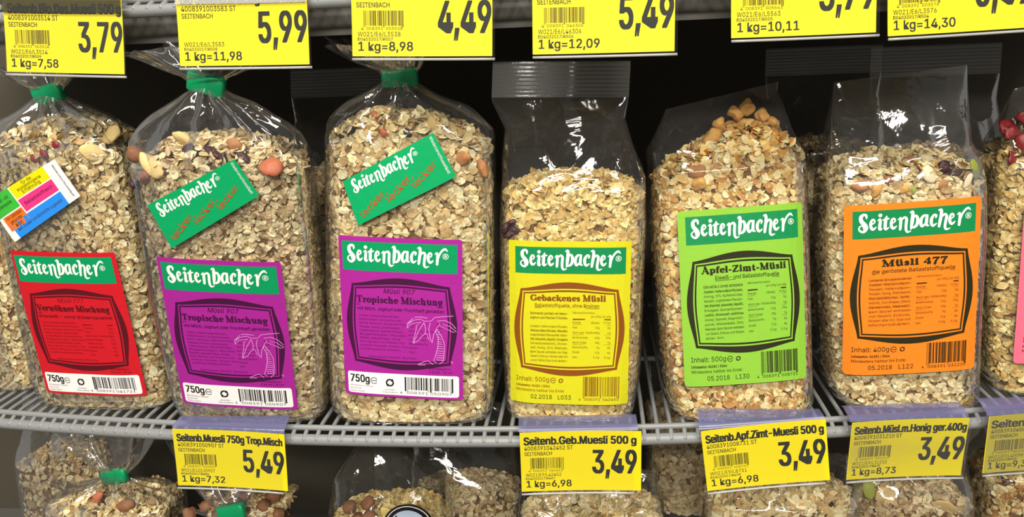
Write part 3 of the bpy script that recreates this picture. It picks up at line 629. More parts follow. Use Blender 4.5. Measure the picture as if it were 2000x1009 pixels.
def film_flat(bag, root, vfill, tl, tr, seal=0.0, mat='film', seed=1, thick=.004, ncen=None):
    """open-topped film: full at the filling, flattening to a seam whose ends lie at heights tl, tr"""
    nt = 168; th = np.linspace(0, 2 * np.pi, nt, endpoint=False); rows = []; ncen = -bag.D / 2 if ncen is None else ncen
    lo = np.linspace(-.012, vfill, 34); hi = np.linspace(0, 1, 52)[1:]
    for v in lo:
        u, n = bag.ring(th, np.full(nt, v), inset=-.0016); rows.append((u, np.full(nt, v), n, 0.0))
    vtop0 = max(tl, tr)
    for t in hi:
        vm = vfill + ((tl + tr) / 2 - vfill) * t
        s_ = t ** 1.15; m = 4 - 1.4 * t
        l, r = bag.l(vfill + (tl - vfill) * t), bag.rr(vfill + (tr - vfill) * t)
        nf = (1 - s_) * 0 + s_ * (ncen + thick / 2); nb = (1 - s_) * (-bag.D) + s_ * (ncen - thick / 2)
        u, n = bag.ring(th, vm, m=m, inset=-.0016 * (1 - t), nf=nf, nb=nb, l=l, r=r)
        q = (u - l) / (r - l); v = vfill + (tl + (tr - tl) * q - vfill) * t
        rows.append((u, v, n, t))
    V = []
    for u, v, n, t in rows:
        c = (u.min() + u.max()) / 2; P = np.stack([u * 24, v * 15, n * 22], 1)
        amp = (.0004 + .0095 * min(1, t * 2.5) * (1 - .75 * t))
        d = (crease(P + seed * 3.1, seed) * .4 + crumple(P * .8, seed) * .9 * min(1, t * 4)) * amp
        dv = np.stack([u - c, (n - ncen) * 1.6], 1); dv /= np.maximum(np.linalg.norm(dv, axis=1), 1e-6)[:, None]
        V.append(bag.pos(u + dv[:, 0] * d * .5, v, n + dv[:, 1] * d))
    mesh_obj('film', np.concatenate(V), grid_faces(len(rows), nt, True) + [tuple(range(nt))[::-1]], mat, root)
    if seal:
        # crimped, zigzag-cut seal
        nc, nr = 140, 26; V = []
        for i in range(nr):
            t = i / (nr - 1)
            q = np.linspace(0, 1, nc); u = bag.l(tl) + (bag.rr(tr) - bag.l(tl)) * q + (.001 * t)
            v = tl + (tr - tl) * q + seal * t + (.0011 * (np.arange(nc) % 2) if i == nr - 1 else 0)
            n = ncen + .0005 * math.sin(i * 2.2) * (1 if i < nr - 1 else 0) + .002 * np.sin(q * 7) + .0012 * np.exp(-((q - .62) / .05) ** 2) + t * -.004
            V.append(bag.pos(u, v, n))
        F = grid_faces(nr, nc); mesh_obj('seal_strip', np.concatenate(V), F, 'seal', root)
def film_clip(bag, root, vfill, clip, tail, seed=1, mat='film', tilt=0.0, csize=(.031, .0145, .011)):
    """film gathered into a neck under a green clip, with a ruffled tail above it; clip = (u, v, n)"""
    nt = 200; th = np.linspace(0, 2 * np.pi, nt, endpoint=False); V = []; cu, cv, cn = clip
    lo = np.linspace(-.012, vfill, 32)
    for v in lo:
        u, n = bag.ring(th, np.full(nt, v), inset=-.0016); d = crease(np.stack([u * 30, np.full(nt, v * 30), n * 30], 1), seed) * .0005; V.append(bag.pos(u, np.full(nt, v), n + np.sign(n + bag.D / 2) * d))
    l0, r0 = bag.l(vfill), bag.rr(vfill)
    for t in np.linspace(0, 1, 56)[1:]:
        v = vfill + (cv - vfill) * t
        l, r = bag.l(v), bag.rr(v)
        e = t ** 2.2; l = l * (1 - e) + e * max(l, cu - .0135); r = r * (1 - e) + e * min(r, cu + .0135)
        nf = (1 - t ** 1.6) * 0 + t ** 1.6 * (cn + .004); nb = (1 - t ** 1.3) * -bag.D + t ** 1.3 * (cn - .004)
        u, n = bag.ring(th, v, m=4 - 1.8 * t, inset=-.0016 * (1 - t), nf=nf, nb=nb, l=l, r=r)
        c = (l + r) / 2; P = np.stack([u * 26, np.full(nt, v * 18), n * 24], 1)
        d = (crease(P + seed, seed) * .4 + crumple(P * .9, seed)) * .0095 * min(1, 3 * t) * (1 - t * .8)
        pl = np.sin(th * 13 + 2.5 * vnoise(np.stack([np.cos(th) * 2, np.sin(th) * 2, np.full(nt, v * 30)], 1), seed + 4)) * .0042 * math.sin(math.pi * min(1, t * 1.0)) ** 1.5 * t
        dv = np.stack([u - c, (n - (nf + nb) / 2)], 1); dv /= np.maximum(np.linalg.norm(dv, axis=1), 1e-6)[:, None]
        V.append(bag.pos(u + dv[:, 0] * (d + pl), np.full(nt, v) + (pl * .6 if t < .97 else 0), n + dv[:, 1] * (d + pl)))
    # tail
    tl, tr, th_, fwd, bend = tail
    for t in np.linspace(0, 1, 26)[1:]:
        v = cv + .004 + th_ * t; k = t ** .65
        l = cu - .0135 + (tl + .0135) * k; r = cu + .0135 + (tr - .0135) * k
        h = .004 + .010 * k; u, n = bag.ring(th, v, m=2.2, nf=h, nb=-h, l=l, r=r)
        nz = vnoise(np.stack([np.cos(th) * 3, np.sin(th) * 3, np.full(nt, t * 1.5)], 1), seed + 9)
        pl = np.sin(th * 9 + 3 * nz) * .006 * t + nz * .006 * t
        side = (u - cu) / max(abs(tl), abs(tr))
        V.append(bag.pos(u, v + nz * .006 * t - bend * t * t * np.abs(side), cn + n + pl + fwd * t))
    nr = len(V)
    mesh_obj('film', np.concatenate(V), grid_faces(nr, nt, True) + [tuple(range(nt))[::-1]], mat, root)
    # clip: folded strip with rounded ends
    sx, sy, sz = csize; b = MB(); c_, s_ = math.cos(tilt), math.sin(tilt)
    k = 20; a = np.linspace(0, 2 * np.pi, k, endpoint=False)
    ex = np.sign(np.cos(a)) * np.abs(np.cos(a)) ** .3 * sx / 2; en = np.sign(np.sin(a)) * np.abs(np.sin(a)) ** .45 * sz / 2
    V = []
    for y, g in ((-sy / 2, .93), (-sy / 2 + .0008, 1), (0, 1.0), (sy / 2 - .0008, 1), (sy / 2, .93)):
        uu = ex * g; vv = np.full(k, y) + .0006 * np.sin(uu * 160); V.append(bag.pos(cu + uu * c_ - vv * s_, cv + uu * s_ + vv * c_, cn + en * g + uu * .12))
    F = grid_faces(5, k, True) + [tuple(range(k))[::-1], tuple(4 * k + j for j in range(k))]
    b.add(np.concatenate(V), F); b.build('clip', 'clip', root)
def on_bag(bag, u0, v0, rot=0.0, off=.0034):
    c_, s_ = math.cos(rot), math.sin(rot)
    def fn(x, y, z):
        u = u0 + x * c_ - y * s_; v = v0 + x * s_ + y * c_
        return bag.pos(u, v, bag.front(u, v) + off + z)
    return fn
def on_bag_quad(bag, TL, TR, BR, BL, W, H, off=.0044):
    TL, TR, BR, BL = map(np.array, (TL, TR, BR, BL))
    def fn(x, y, z):
        a = (x / W)[:, None]; b_ = (y / H)[:, None]
        p = (TL * (1 - a) + TR * a) * b_ + (BL * (1 - a) + BR * a) * (1 - b_)
        return bag.pos(p[:, 0], p[:, 1], bag.front(p[:, 0], p[:, 1]) + off + z)
    return fn
_ico = None
def chunk(bag, root, name, mat, u, v, n, size, seed, rough=.22, boxy=0.0):
    """an irregular dried-fruit or nut piece; size = (x, y, z) half-extents"""
    global _ico
    if _ico is None:
        import bmesh
        bm = bmesh.new(); bmesh.ops.create_icosphere(bm, subdivisions=3, radius=1); bm.verts.ensure_lookup_table()
        _ico = (np.array([q.co[:] for q in bm.verts]), [[q.index for q in f.verts] for f in bm.faces]); bm.free()
    V, F = _ico; rg = np.random.default_rng(seed)
    V = V.copy()
    if boxy: m_ = 2 + 5 * boxy; V = V / ((np.abs(V) ** m_).sum(1) ** (1 / m_))[:, None] * (1 if boxy < .3 else .85)
    V = V * (1 + rough * vnoise(V * 1.3 + seed * 7.7, seed) + rough * .4 * vnoise(V * 3.1 + seed, seed + 2))[:, None] * np.array(size)
    R = np.array(Matrix.Rotation(rg.uniform(0, 6.28), 3, 'Z') @ Matrix.Rotation(rg.uniform(-.6, .6), 3, 'X') @ Matrix.Rotation(rg.uniform(-.6, .6), 3, 'Y'))
    P = V @ R.T; W_ = P[:, :1] * bag.r + P[:, 1:2] * bag.v + P[:, 2:] * bag.n
    return mesh_obj(name, W_ + bag.pos(np.float64(u), np.float64(v), np.float64(n)), F, mat, root)
GB = 'muesli bags in the front row on the wire shelf'

# red label ----------------------------------------------------------
def bag_red():
    g = Bag((-.4647, .6596, 0), -3.1, -5, 1.3, [(-.080, -.016), (-.0855, .02), (-.080, .097), (-.0745, .156), (-.0715, .2075), (-.0715, .25), (-.062, .2725), (-.040, .288), (-.02, .296)], [(.052, -.0125), (.0575, .01), (.0585, .11), (.0605, .167), (.0605, .2173), (.060, .2478), (.050, .2725), (.03, .287), (.006, .296)])
    t = thing('muesli_bag', g.B, 'clear bag of muesli with a red label and a multicoloured patch sticker above it', 'muesli bag', GB)
    filling(g, t, [(-.0672, .258), (-.035, .266), (.0059, .2714), (.0347, .268), (.0554, .25)], 'pale', seed=11)
    film_clip(g, t, .247, (-.0077, .2956, -.032), (-.05, .045, .030, .002, .012), seed=21, tilt=math.radians(10))
    label_a('red', 'maroon', 'maroonthin', 'Verwöhner Mischung', '4008391041721', 'Müsli 777', 'Eiweiß- und Eisenquelle', False, W=.1016).build('label', on_bag(g, -.0064, .0902), t)
    sticker_multi().build('sticker', on_bag_quad(g, (-.0694, .2065), (.0117, .2468), (.0275, .2146), (-.0475, .171), .0905, .0375), t)
    for i, (nm, mt, u, v, n, sz) in enumerate([('red_berry', 'cranb', -.012, .245, -.003, (.004, .0045, .003)), ('red_berry', 'cranb', -.003, .249, -.003, (.0045, .005, .003)), ('red_berry', 'cranb', .011, .256, -.004, (.005, .004, .003)),
                                         ('banana_chip', 'banana', .043, .250, -.006, (.007, .011, .003)), ('raisin', 'raisin', .034, .254, -.006, (.004, .011, .003)), ('banana_chip', 'banana', -.058, .258, -.012, (.012, .006, .004)), ('banana_chip', 'banana', .052, .262, -.02, (.007, .009, .003))]):
        chunk(g, t, nm, mt, u, v, n, sz, 40 + i)
    return t
# dark purple / first purple label -----------------------------------
def bag_purple_clip():
    g = Bag((-.3116, .6346, 0), .4, -8, 3.7, [(-.072, -.012), (-.0785, .012), (-.0815, .1135), (-.0795, .1689), (-.076, .2178), (-.0773, .2508), (-.0696, .2755), (-.0474, .2918), (-.024, .299)], [(.056, -.0125), (.064, .008), (.0668, .0785), (.0655, .1699), (.0645, .2234), (.064, .2479), (.060, .268), (.046, .2867), (.008, .299)])
    t = thing('muesli_bag', g.B, 'purple-labelled muesli bag, bright green clip under the 5,99 tag, dark fruit on top', 'muesli bag', GB)
    filling(g, t, [(-.0815, .238), (-.0509, .250), (-.0197, .2555), (.0103, .2544), (.0396, .249), (.0664, .238)], 'grey', seed=12, fl=.0076, n_side=5200)
    film_clip(g, t, .234, (-.0086, .302, -.028), (-.072, .066, .030, -.008, .016), seed=22, tilt=math.radians(-13))
    label_a('purple', 'plum', 'plumthin', 'Tropische Mischung', '4008391050907', 'Müsli 907', 'mit Milch, Joghurt oder Fruchtsaft genießen', True, W=.1058).build('label', on_bag(g, -.007, .0914), t)
    sticker_green().build('sticker', on_bag_quad(g, (-.0586, .2092), (.0202, .2514), (.036, .2218), (-.0431, .173), .09, .045), t)
    for i, (nm, mt, u, v, n, sz) in enumerate([('hazelnut', 'hazel', -.066, .247, -.010, (.008, .006, .006)), ('banana_chip', 'banana', -.052, .240, -.004, (.013, .006, .003)), ('papaya_piece', 'papaya', -.060, .231, -.006, (.007, .005, .004)), ('papaya_piece', 'papaya', .046, .243, -.003, (.0085, .0075, .004)),
                                         ('raisin', 'raisin', -.002, .252, -.008, (.010, .004, .004)), ('raisin', 'raisin', -.022, .252, -.01, (.006, .005, .004)), ('raisin', 'raisin', .022, .249, -.008, (.008, .004, .004)), ('banana_chip', 'banana', -.03, .258, -.02, (.01, .006, .003)), ('raisin', 'raisin', -.074, .222, -.012, (.004, .005, .003)), ('tan_chunk', 'tan', .012, .256, -.016, (.008, .006, .004))]):
        chunk(g, t, nm, mt, u, v, n, sz, 60 + i)
    return t
def bag_purple():
    g = Bag((-.1645, .6336, 0), -.4, 0, 3.1, [(-.064, -.014), (-.0765, .008), (-.0760, .0818), (-.0728, .1746), (-.0695, .2344), (-.0690, .2671), (-.0605, .279), (-.0422, .2895), (-.0235, .2965)], [(.062, -.012), (.0710, .012), (.0718, .0344), (.0705, .1801), (.0690, .2266), (.0674, .2585), (.0562, .2781), (.007, .2965)])
    t = thing('muesli_bag', g.B, 'bright purple-labelled muesli bag left of the yellow-labelled bag, green clip under the 4,49 tag', 'muesli bag', GB)
    filling(g, t, [(-.077, .2518), (-.0452, .265), (-.0252, .270), (-.0014, .2665), (.029, .266), (.0635, .249)], 'pale', seed=13, fl=.0098, n_side=3900)
    film_clip(g, t, .247, (-.0081, .2995, -.032), (-.055, .03, .024, .020, .0), seed=23, tilt=math.radians(2))
    label_a('purple', 'plum', 'plumthin', 'Tropische Mischung', '4008391050907', 'Müsli 907', 'mit Milch, Joghurt oder Fruchtsaft genießen', True).build('label', on_bag(g, -.0041, .1001), t)
    sticker_green().build('sticker', on_bag_quad(g, (-.0498, .218), (.0262, .2598), (.0444, .2251), (-.0379, .1818), .09, .045), t)
    for i, (nm, mt, u, v, n, sz) in enumerate([('papaya_piece', 'papaya', -.024, .267, -.012, (.007, .004, .004)), ('papaya_piece', 'papaya', -.016, .258, -.005, (.005, .004, .003)), ('raisin', 'raisin', .003, .258, -.005, (.005, .004, .003)), ('tan_chunk', 'tan', .048, .238, -.005, (.006, .009, .003)), ('banana_chip', 'banana', .022, .262, -.01, (.009, .006, .003)), ('tan_chunk', 'tan', .064, .230, -.01, (.004, .008, .004))]):
        chunk(g, t, nm, mt, u, v, n, sz, 80 + i)
    return t
def bag_yellow():
    g = Bag((-.0216, .6412, 0), .3, 3, 1.6, [(-.054, -.012), (-.0585, .0115), (-.0620, .0933), (-.0620, .1712), (-.0598, .2103), (-.0612, .229), (-.0585, .2536), (-.0696, .2756), (-.0721, .3066)], [(.052, -.012), (.0599, .0421), (.0612, .1722), (.0601, .1981), (.0597, .2128), (.0501, .2392), (.0433, .2611), (.0457, .2786), (.0471, .3098)])
    t = thing('muesli_bag', g.B, 'muesli bag with a bright yellow label and a zigzag-cut crimped seal on top', 'muesli bag', GB)
    filling(g, t, [(-.0599, .2049), (-.0398, .211), (-.0022, .2129), (.0351, .2107), (.0605, .2022)], 'gold', seed=14, fl=.0085)
    film_flat(g, t, .201, .279, .2785, seal=.029, seed=24)
    label_b('ylab', 'brown', 'brownthin', 'Gebackenes Müsli', (.18, .80), 'Ballaststoffquelle, ohne Rosinen', (.22, .745), FINE_YEL, '500g', '02.2018', 'L033', '4008391042452', W=.1032, H=.1451, torn=True).build('label', on_bag(g, -.0022, .0902), t)
    for i, (u, v) in enumerate([(-.052, .176), (-.056, .172), (-.048, .170), (-.054, .166)]): chunk(g, t, 'raisin', 'raisin', u, v, -.005, (.003, .005, .003), 100 + i)
    return t
def bag_lime():
    g = Bag((.1263, .6439, 0), 5.8, 8, -1.8, [(-.0463, -.012), (-.0585, .0154), (-.0619, .0637), (-.0652, .1802), (-.0619, .2199), (-.062, .2364), (-.0468, .2721)], [(.0601, -.012), (.067, .0088), (.0672, .1415), (.0665, .2065), (.0649, .2313), (.0564, .2564), (.0485, .2791), (.0505, .2886)])
    t = thing('muesli_bag', g.B, 'muesli bag with a lime green label and orange dried apple cubes heaped on top', 'muesli bag', GB)
    filling(g, t, [(-.0571, .2189), (-.0303, .232), (-.0032, .245), (.0215, .252), (.0454, .246), (.0712, .2246)], 'warm', seed=15, fl=.0092)
    film_flat(g, t, .217, .271, .287, seed=25)
    label_b('lime', 'olive', 'limethin', 'Apfel-Zimt-Müsli', (.165, .845), 'Eiweiß- und Ballaststoffquelle', (.275, .785), FINE_LIME, '500g', '05.2018', 'L130', '4008391008731', H=.1514).build('label', on_bag(g, .0043, .11), t)
    for i, (u, v, s_) in enumerate([(.012, .262, .0062), (.022, .266, .006), (.034, .258, .006), (.042, .250, .006), (-.004, .252, .0065), (.006, .245, .0062), (.018, .252, .0066), (.028, .247, .0052), (-.012, .243, .0072), (.004, .234, .007), (-.006, .230, .0066), (.016, .232, .0056), (-.022, .222, .0072), (-.03, .216, .008), (-.014, .218, .006), (-.028, .206, .006), (-.002, .2235, .0054), (.02, .224, .0055)]):
        bk = .024 - .0006 * i; chunk(g, t, 'apple_cube' if i not in (12, 13) else 'apple_skin_piece', 'apple' if i not in (13, 14) else 'tan', u, v + .001, -max(.005, bk - .008 + (v - .22) * .35), (s_ * 1.15, s_ * .95, s_ * .8), 120 + i, rough=.3, boxy=.5)
    return t
def bag_orange():
    g = Bag((.2659, .6665, 0), .5, 2, -3.1, [(-.041, -.012), (-.0554, .0207), (-.0593, .0986), (-.061, .1432), (-.0588, .2125), (-.0539, .2409), (-.0461, .2919)], [(.0666, -.0125), (.0713, .0007), (.0704, .075), (.0714, .1483), (.0697, .1857), (.0657, .2146), (.0593, .227), (.0582, .282), (.0579, .2897)])
    t = thing('muesli_bag', g.B, 'muesli bag with an orange label, tall empty film above almond slivers and seeds', 'muesli bag', GB)
    filling(g, t, [(-.0542, .2071), (-.0338, .2165), (.004, .2199), (.0415, .2168), (.0753, .1966)], 'pale', seed=16, fl=.0088)
    film_flat(g, t, .198, .284, .2885, seed=26)
    label_b('orange', 'olive', 'orthin', 'Müsli 477', (.27, .755), 'die geröstete Ballaststoffquelle', (.20, .81), FINE_ORANGE, '400g', '05.2018', 'L122', '4008391031210', W=.1086, H=.1498).build('label', on_bag(g, .0055, .1102), t)
    for i, (nm, mt, u, v, n, sz) in enumerate([('almond_sliver', 'almond', .018, .208, -.003, (.0055, .0095, .0025)), ('raisin', 'raisin', .032, .210, -.005, (.0065, .006, .004)), ('raisin', 'raisin', .04, .206, -.006, (.006, .005, .004)), ('pumpkin_seed', 'seed', .056, .206, -.007, (.0085, .0045, .002)), ('tan_chunk', 'tan', .006, .214, -.008, (.006, .008, .004)), ('tan_chunk', 'tan', -.036, .200, -.005, (.008, .005, .004)), ('apple_piece', 'apple', -.022, .196, -.003, (.007, .005, .003)),
                                         ('apple_piece', 'apple', .0, .195, -.003, (.005, .004, .003)), ('pumpkin_seed', 'seed', .006, .194, -.003, (.004, .003, .002)), ('raisin', 'raisin', -.028, .212, -.01, (.006, .004, .004)), ('tan_chunk', 'tan', -.012, .204, -.006, (.006, .006, .004)), ('tan_chunk', 'tan', .03, .196, -.004, (.005, .004, .003)), ('almond_sliver', 'almond', .05, .198, -.004, (.007, .003, .002))]):
        chunk(g, t, nm, mt, u, v, n, sz, 160 + i)
    return t
def bag_pink():
    g = Bag((.409, .694, 0), 1, 1, -3, [(-.041, -.012), (-.054, .0207), (-.058, .0986), (-.0595, .1432), (-.0575, .2125), (-.050, .236), (-.036, .2719)], [(.0666, -.0125), (.0713, .0007), (.0704, .075), (.0714, .1483), (.0697, .1857), (.0657, .2146), (.0593, .227), (.0582, .282), (.0579, .2897)])
    t = thing('muesli_bag', g.B, 'muesli bag with a pink label and red dried berries under its film', 'muesli bag', GB)
    filling(g, t, [(-.0542, .2171), (-.0338, .2265), (.004, .2299), (.0415, .2268), (.0753, .2066)], 'gold', seed=17, n_side=3000)
    film_flat(g, t, .205, .27, .2885, seed=27)
    label_b('pink', 'maroon', 'pinkthin', 'Müsli 477', (.2, .8), 'mit Beeren', (.25, .75), FINE_ORANGE, '400g', '04.2018', 'L104', '4008391040098', H=.145).build('label', on_bag(g, .0125, .1065), t)
    for i, (u, v, n, s_) in enumerate([(-.044, .238, -.02, .010), (-.03, .246, -.016, .011), (-.038, .226, -.01, .009), (-.022, .232, -.008, .010), (-.012, .242, -.014, .010), (-.046, .215, -.01, .007), (-.018, .214, -.004, .007), (-.03, .206, -.003, .006), (-.024, .17, -.002, .006), (0, .236, -.01, .01)]):
        chunk(g, t, 'red_berry', 'cranb', u, v, n, (s_, s_ * .8, s_ * .28), 200 + i, rough=.55)
    return t
def bag_edge():
    g = Bag((-.634, .703, 0), -8, -2, 0, [(-.068, -.012), (-.074, .02), (-.074, .2), (-.06, .27)], [(.062, -.0125), (.0705, .012), (.0715, .11), (.0705, .2), (.06, .255), (.02, .29)])
    t = thing('muesli_bag', g.B, 'plain side of a muesli bag left of the red-labelled bag', 'muesli bag', GB)
    filling(g, t, [(-.07, .235), (0, .25), (.0715, .235)], 'pale', seed=18, n_side=3600)
    film_flat(g, t, .23, .27, .28, seed=28)
    return t
bags = [bag_red(), bag_purple_clip(), bag_purple(), bag_yellow(), bag_lime(), bag_orange(), bag_pink(), bag_edge()]
def behind(src, dx, dy, label):
    c = copy_tree(src); c.location = Vector(src.location) + Vector((dx, dy, 0)); c['label'] = label; c['group'] = 'muesli bags in the second row'
    return c
def bag_back():
    g = Bag((.246, .865, 0), 0, 1, 0, [(-.058, -.012), (-.064, .01), (-.064, .2), (-.058, .25), (-.062, .30)], [(.058, -.0125), (.064, .01), (.064, .2), (.058, .25), (.0615, .30)])
    t = thing('muesli_bag', g.B, 'dim crimp-sealed muesli bag standing farther back between the lime and orange bags', 'muesli bag', 'muesli bags in the second row')
    filling(g, t, [(-.064, .195), (0, .205), (.064, .195)], 'grey', seed=19, n_side=2400)
    film_flat(g, t, .19, .274, .274, seal=.028, seed=29)
    return t
bk = bag_back()
behind(bk, .084, -.075, 'dim crimp-sealed muesli bag standing right behind the orange-labelled bag')
behind(bk, -.500, -.07, 'dim muesli bag standing behind the gap between the two purple-labelled bags')

# ------------------------------------------------------------------ bags on the level below
ZB = -.36
GL = 'muesli bags on the level below the wire shelf'
def low_bag(x, y, hw, fill, pal, label, kind, seed, D=.075, yaw=0, lean=6, roll=0, clip_v=None, head=.06, skew=0.0, tail=(-.05, .05, .04, .0, .01), n_side=1500, fl=.009, tilt=0.0, pieces=(), cu=0.0, cn=None, peak=None):
    top = fill + head
    L = [(-hw * .85, -.012), (-hw, .02), (-hw, fill), (-hw * .92, fill + head * .4)]; R = [(hw * .85, -.012), (hw, .02), (hw, fill), (hw * .92, fill + head * .4)]
    if kind == 'clip': L += [(-hw * .5 + cu, clip_v - .008), (cu - .016, clip_v)]; R += [(hw * .5 + cu, clip_v - .008), (cu + .016, clip_v)]
    elif peak: L += [(peak[0], top)]; R += [(peak[1], top)]
    else: L += [(-hw * .95, top + .03)]; R += [(hw * .9, top + .03)]
    g = Bag((x, y, ZB), 0 + yaw, lean, roll, L, R, D=D, floor=ZB)
    t = thing('muesli_bag', g.B, label, 'muesli bag', GL)
    filling(g, t, [(-hw, fill - .01), (-hw * .4, fill), (hw * .4, fill + .002), (hw, fill - .008)], pal, n_side=n_side, n_top=1000, seed=seed, fl=fl, vmin=fill - .12)
    if kind == 'clip': film_clip(g, t, fill - .012, (cu, clip_v, -D / 2 if cn is None else cn), tail, seed=seed + 50, tilt=tilt)
    else: film_flat(g, t, fill - .012, top - skew, top + skew, seed=seed + 50)
    for i, (nm, mt, u, dv, n, sz) in enumerate(pieces): chunk(g, t, nm, mt, u, fill + dv, n, sz, seed * 10 + i)
    return g, t
HZ = [('hazelnut', 'hazel', -.02, -.004, -.012, (.009, .007, .007))]
low_bag(-.515, .655, .068, .240, 'pale', 'muesli bag below the shelf at left, green clip under a puffed clear film', 'clip', 31, clip_v=.258, tail=(-.070, .068, .070, .004, .014), cu=.002, tilt=math.radians(8), pieces=[('hazelnut', 'hazel', .03, -.002, -.008, (.010, .007, .007)), ('papaya_piece', 'papaya', -.005, .003, -.012, (.010, .005, .004))])
NUTS = [('hazelnut', 'hazel', u, dv, n, (.0075, .0068, .0068)) for u, dv, n in [(-.05, -.004, -.012), (-.034, .002, -.016), (-.018, -.004, -.01), (-.004, .004, -.018), (.012, -.002, -.01), (.028, .003, -.016), (.044, -.003, -.012), (-.042, -.016, -.006), (-.026, -.018, -.005), (-.008, -.018, -.005), (.008, -.016, -.005), (.022, -.016, -.005), (.038, -.018, -.006), (-.058, -.018, -.012), (.056, -.014, -.014), (0, .006, -.03), (.03, .005, -.034), (-.03, .004, -.034)]]
low_bag(-.366, .650, .068, .236, 'grey', 'nut muesli bag with green clip, half hidden behind the 7,32 price tag', 'clip', 32, clip_v=.2405, cn=-.002, tail=(-.07, .04, .066, -.02, .0), cu=.0, tilt=math.radians(10), pieces=NUTS)
g3, t3 = low_bag(-.218, .655, .062, .226, 'gold', 'muesli bag with a peaked clear film over hazelnuts and a round black-rimmed label', 'flat', 33, head=.073, peak=(-.027, -.004), skew=-.001, D=.08, lean=10, pieces=[('hazelnut', 'hazel', -.036, .006, -.012, (.0075, .007, .007)), ('hazelnut', 'hazel', -.016, .010, -.012, (.007, .0085, .007)), ('hazelnut', 'hazel', -.026, -.004, -.006, (.008, .0075, .007)), ('hazelnut', 'hazel', -.014, -.002, -.007, (.008, .0075, .007)), ('hazelnut', 'hazel', -.034, -.012, -.005, (.008, .0075, .007)),
                                                                                  ('corn_flake', 'corn', .006, .002, -.006, (.010, .006, .003)), ('corn_flake', 'corn', -.002, -.006, -.003, (.009, .006, .003)), ('corn_flake', 'corn', .02, .004, -.012, (.010, .006, .003))])
pr = Print(); pr.disc(0, 0, .026, 'darkrim', 0, 48); pr.disc(0, 0, .0195, 'sky', 1, 40); pr.ring(0, 0, .0235, .0008, 'white', 1, 0, 360, 40)
pr.build('label', on_bag(g3, .028, .217, off=.004), t3)
low_bag(-.150, .76, .064, .195, 'grey', 'dim muesli bag with folded film behind the bag with the peaked film', 'flat', 34, head=.105, skew=-.012, n_side=900)
low_bag(-.006, .652, .071, .243, 'pale', 'muesli bag of pale oats behind and below the tag under the yellow-labelled bag', 'flat', 35, head=.03, fl=.0098, n_side=2200)
low_bag(.112, .765, .055, .295, 'grey', 'dim muesli bag standing between and behind the two well-lit oat bags below the tags', 'flat', 36, head=.045, n_side=2200)
low_bag(.176, .652, .072, .262, 'pale', 'muesli bag below the lime bag and its tilted price tag', 'flat', 37, head=.03, fl=.0098, n_side=2200)
low_bag(.312, .690, .058, .240, 'grey', 'dim muesli bag below the 8,73 tag with pale chips showing under crumpled film', 'flat', 38, head=.07, skew=-.012, n_side=1500, pieces=[('banana_chip', 'banana', -.03, .0, -.01, (.009, .009, .002)), ('banana_chip', 'banana', .024, -.008, -.004, (.012, .010, .002)), ('pumpkin_seed', 'seed', -.045, .006, -.012, (.010, .006, .002))])
low_bag(.436, .690, .058, .272, 'warm', 'dim muesli bag below the price tag at the right edge', 'flat', 39, head=.04, n_side=1300, pieces=[('banana_chip', 'banana', -.03, .004, -.008, (.011, .009, .002))])
low_bag(-.650, .78, .060, .222, 'grey', 'dim muesli bag under the shelf, behind and left of the bag with puffed film', 'flat', 40, head=.07, n_side=1000)

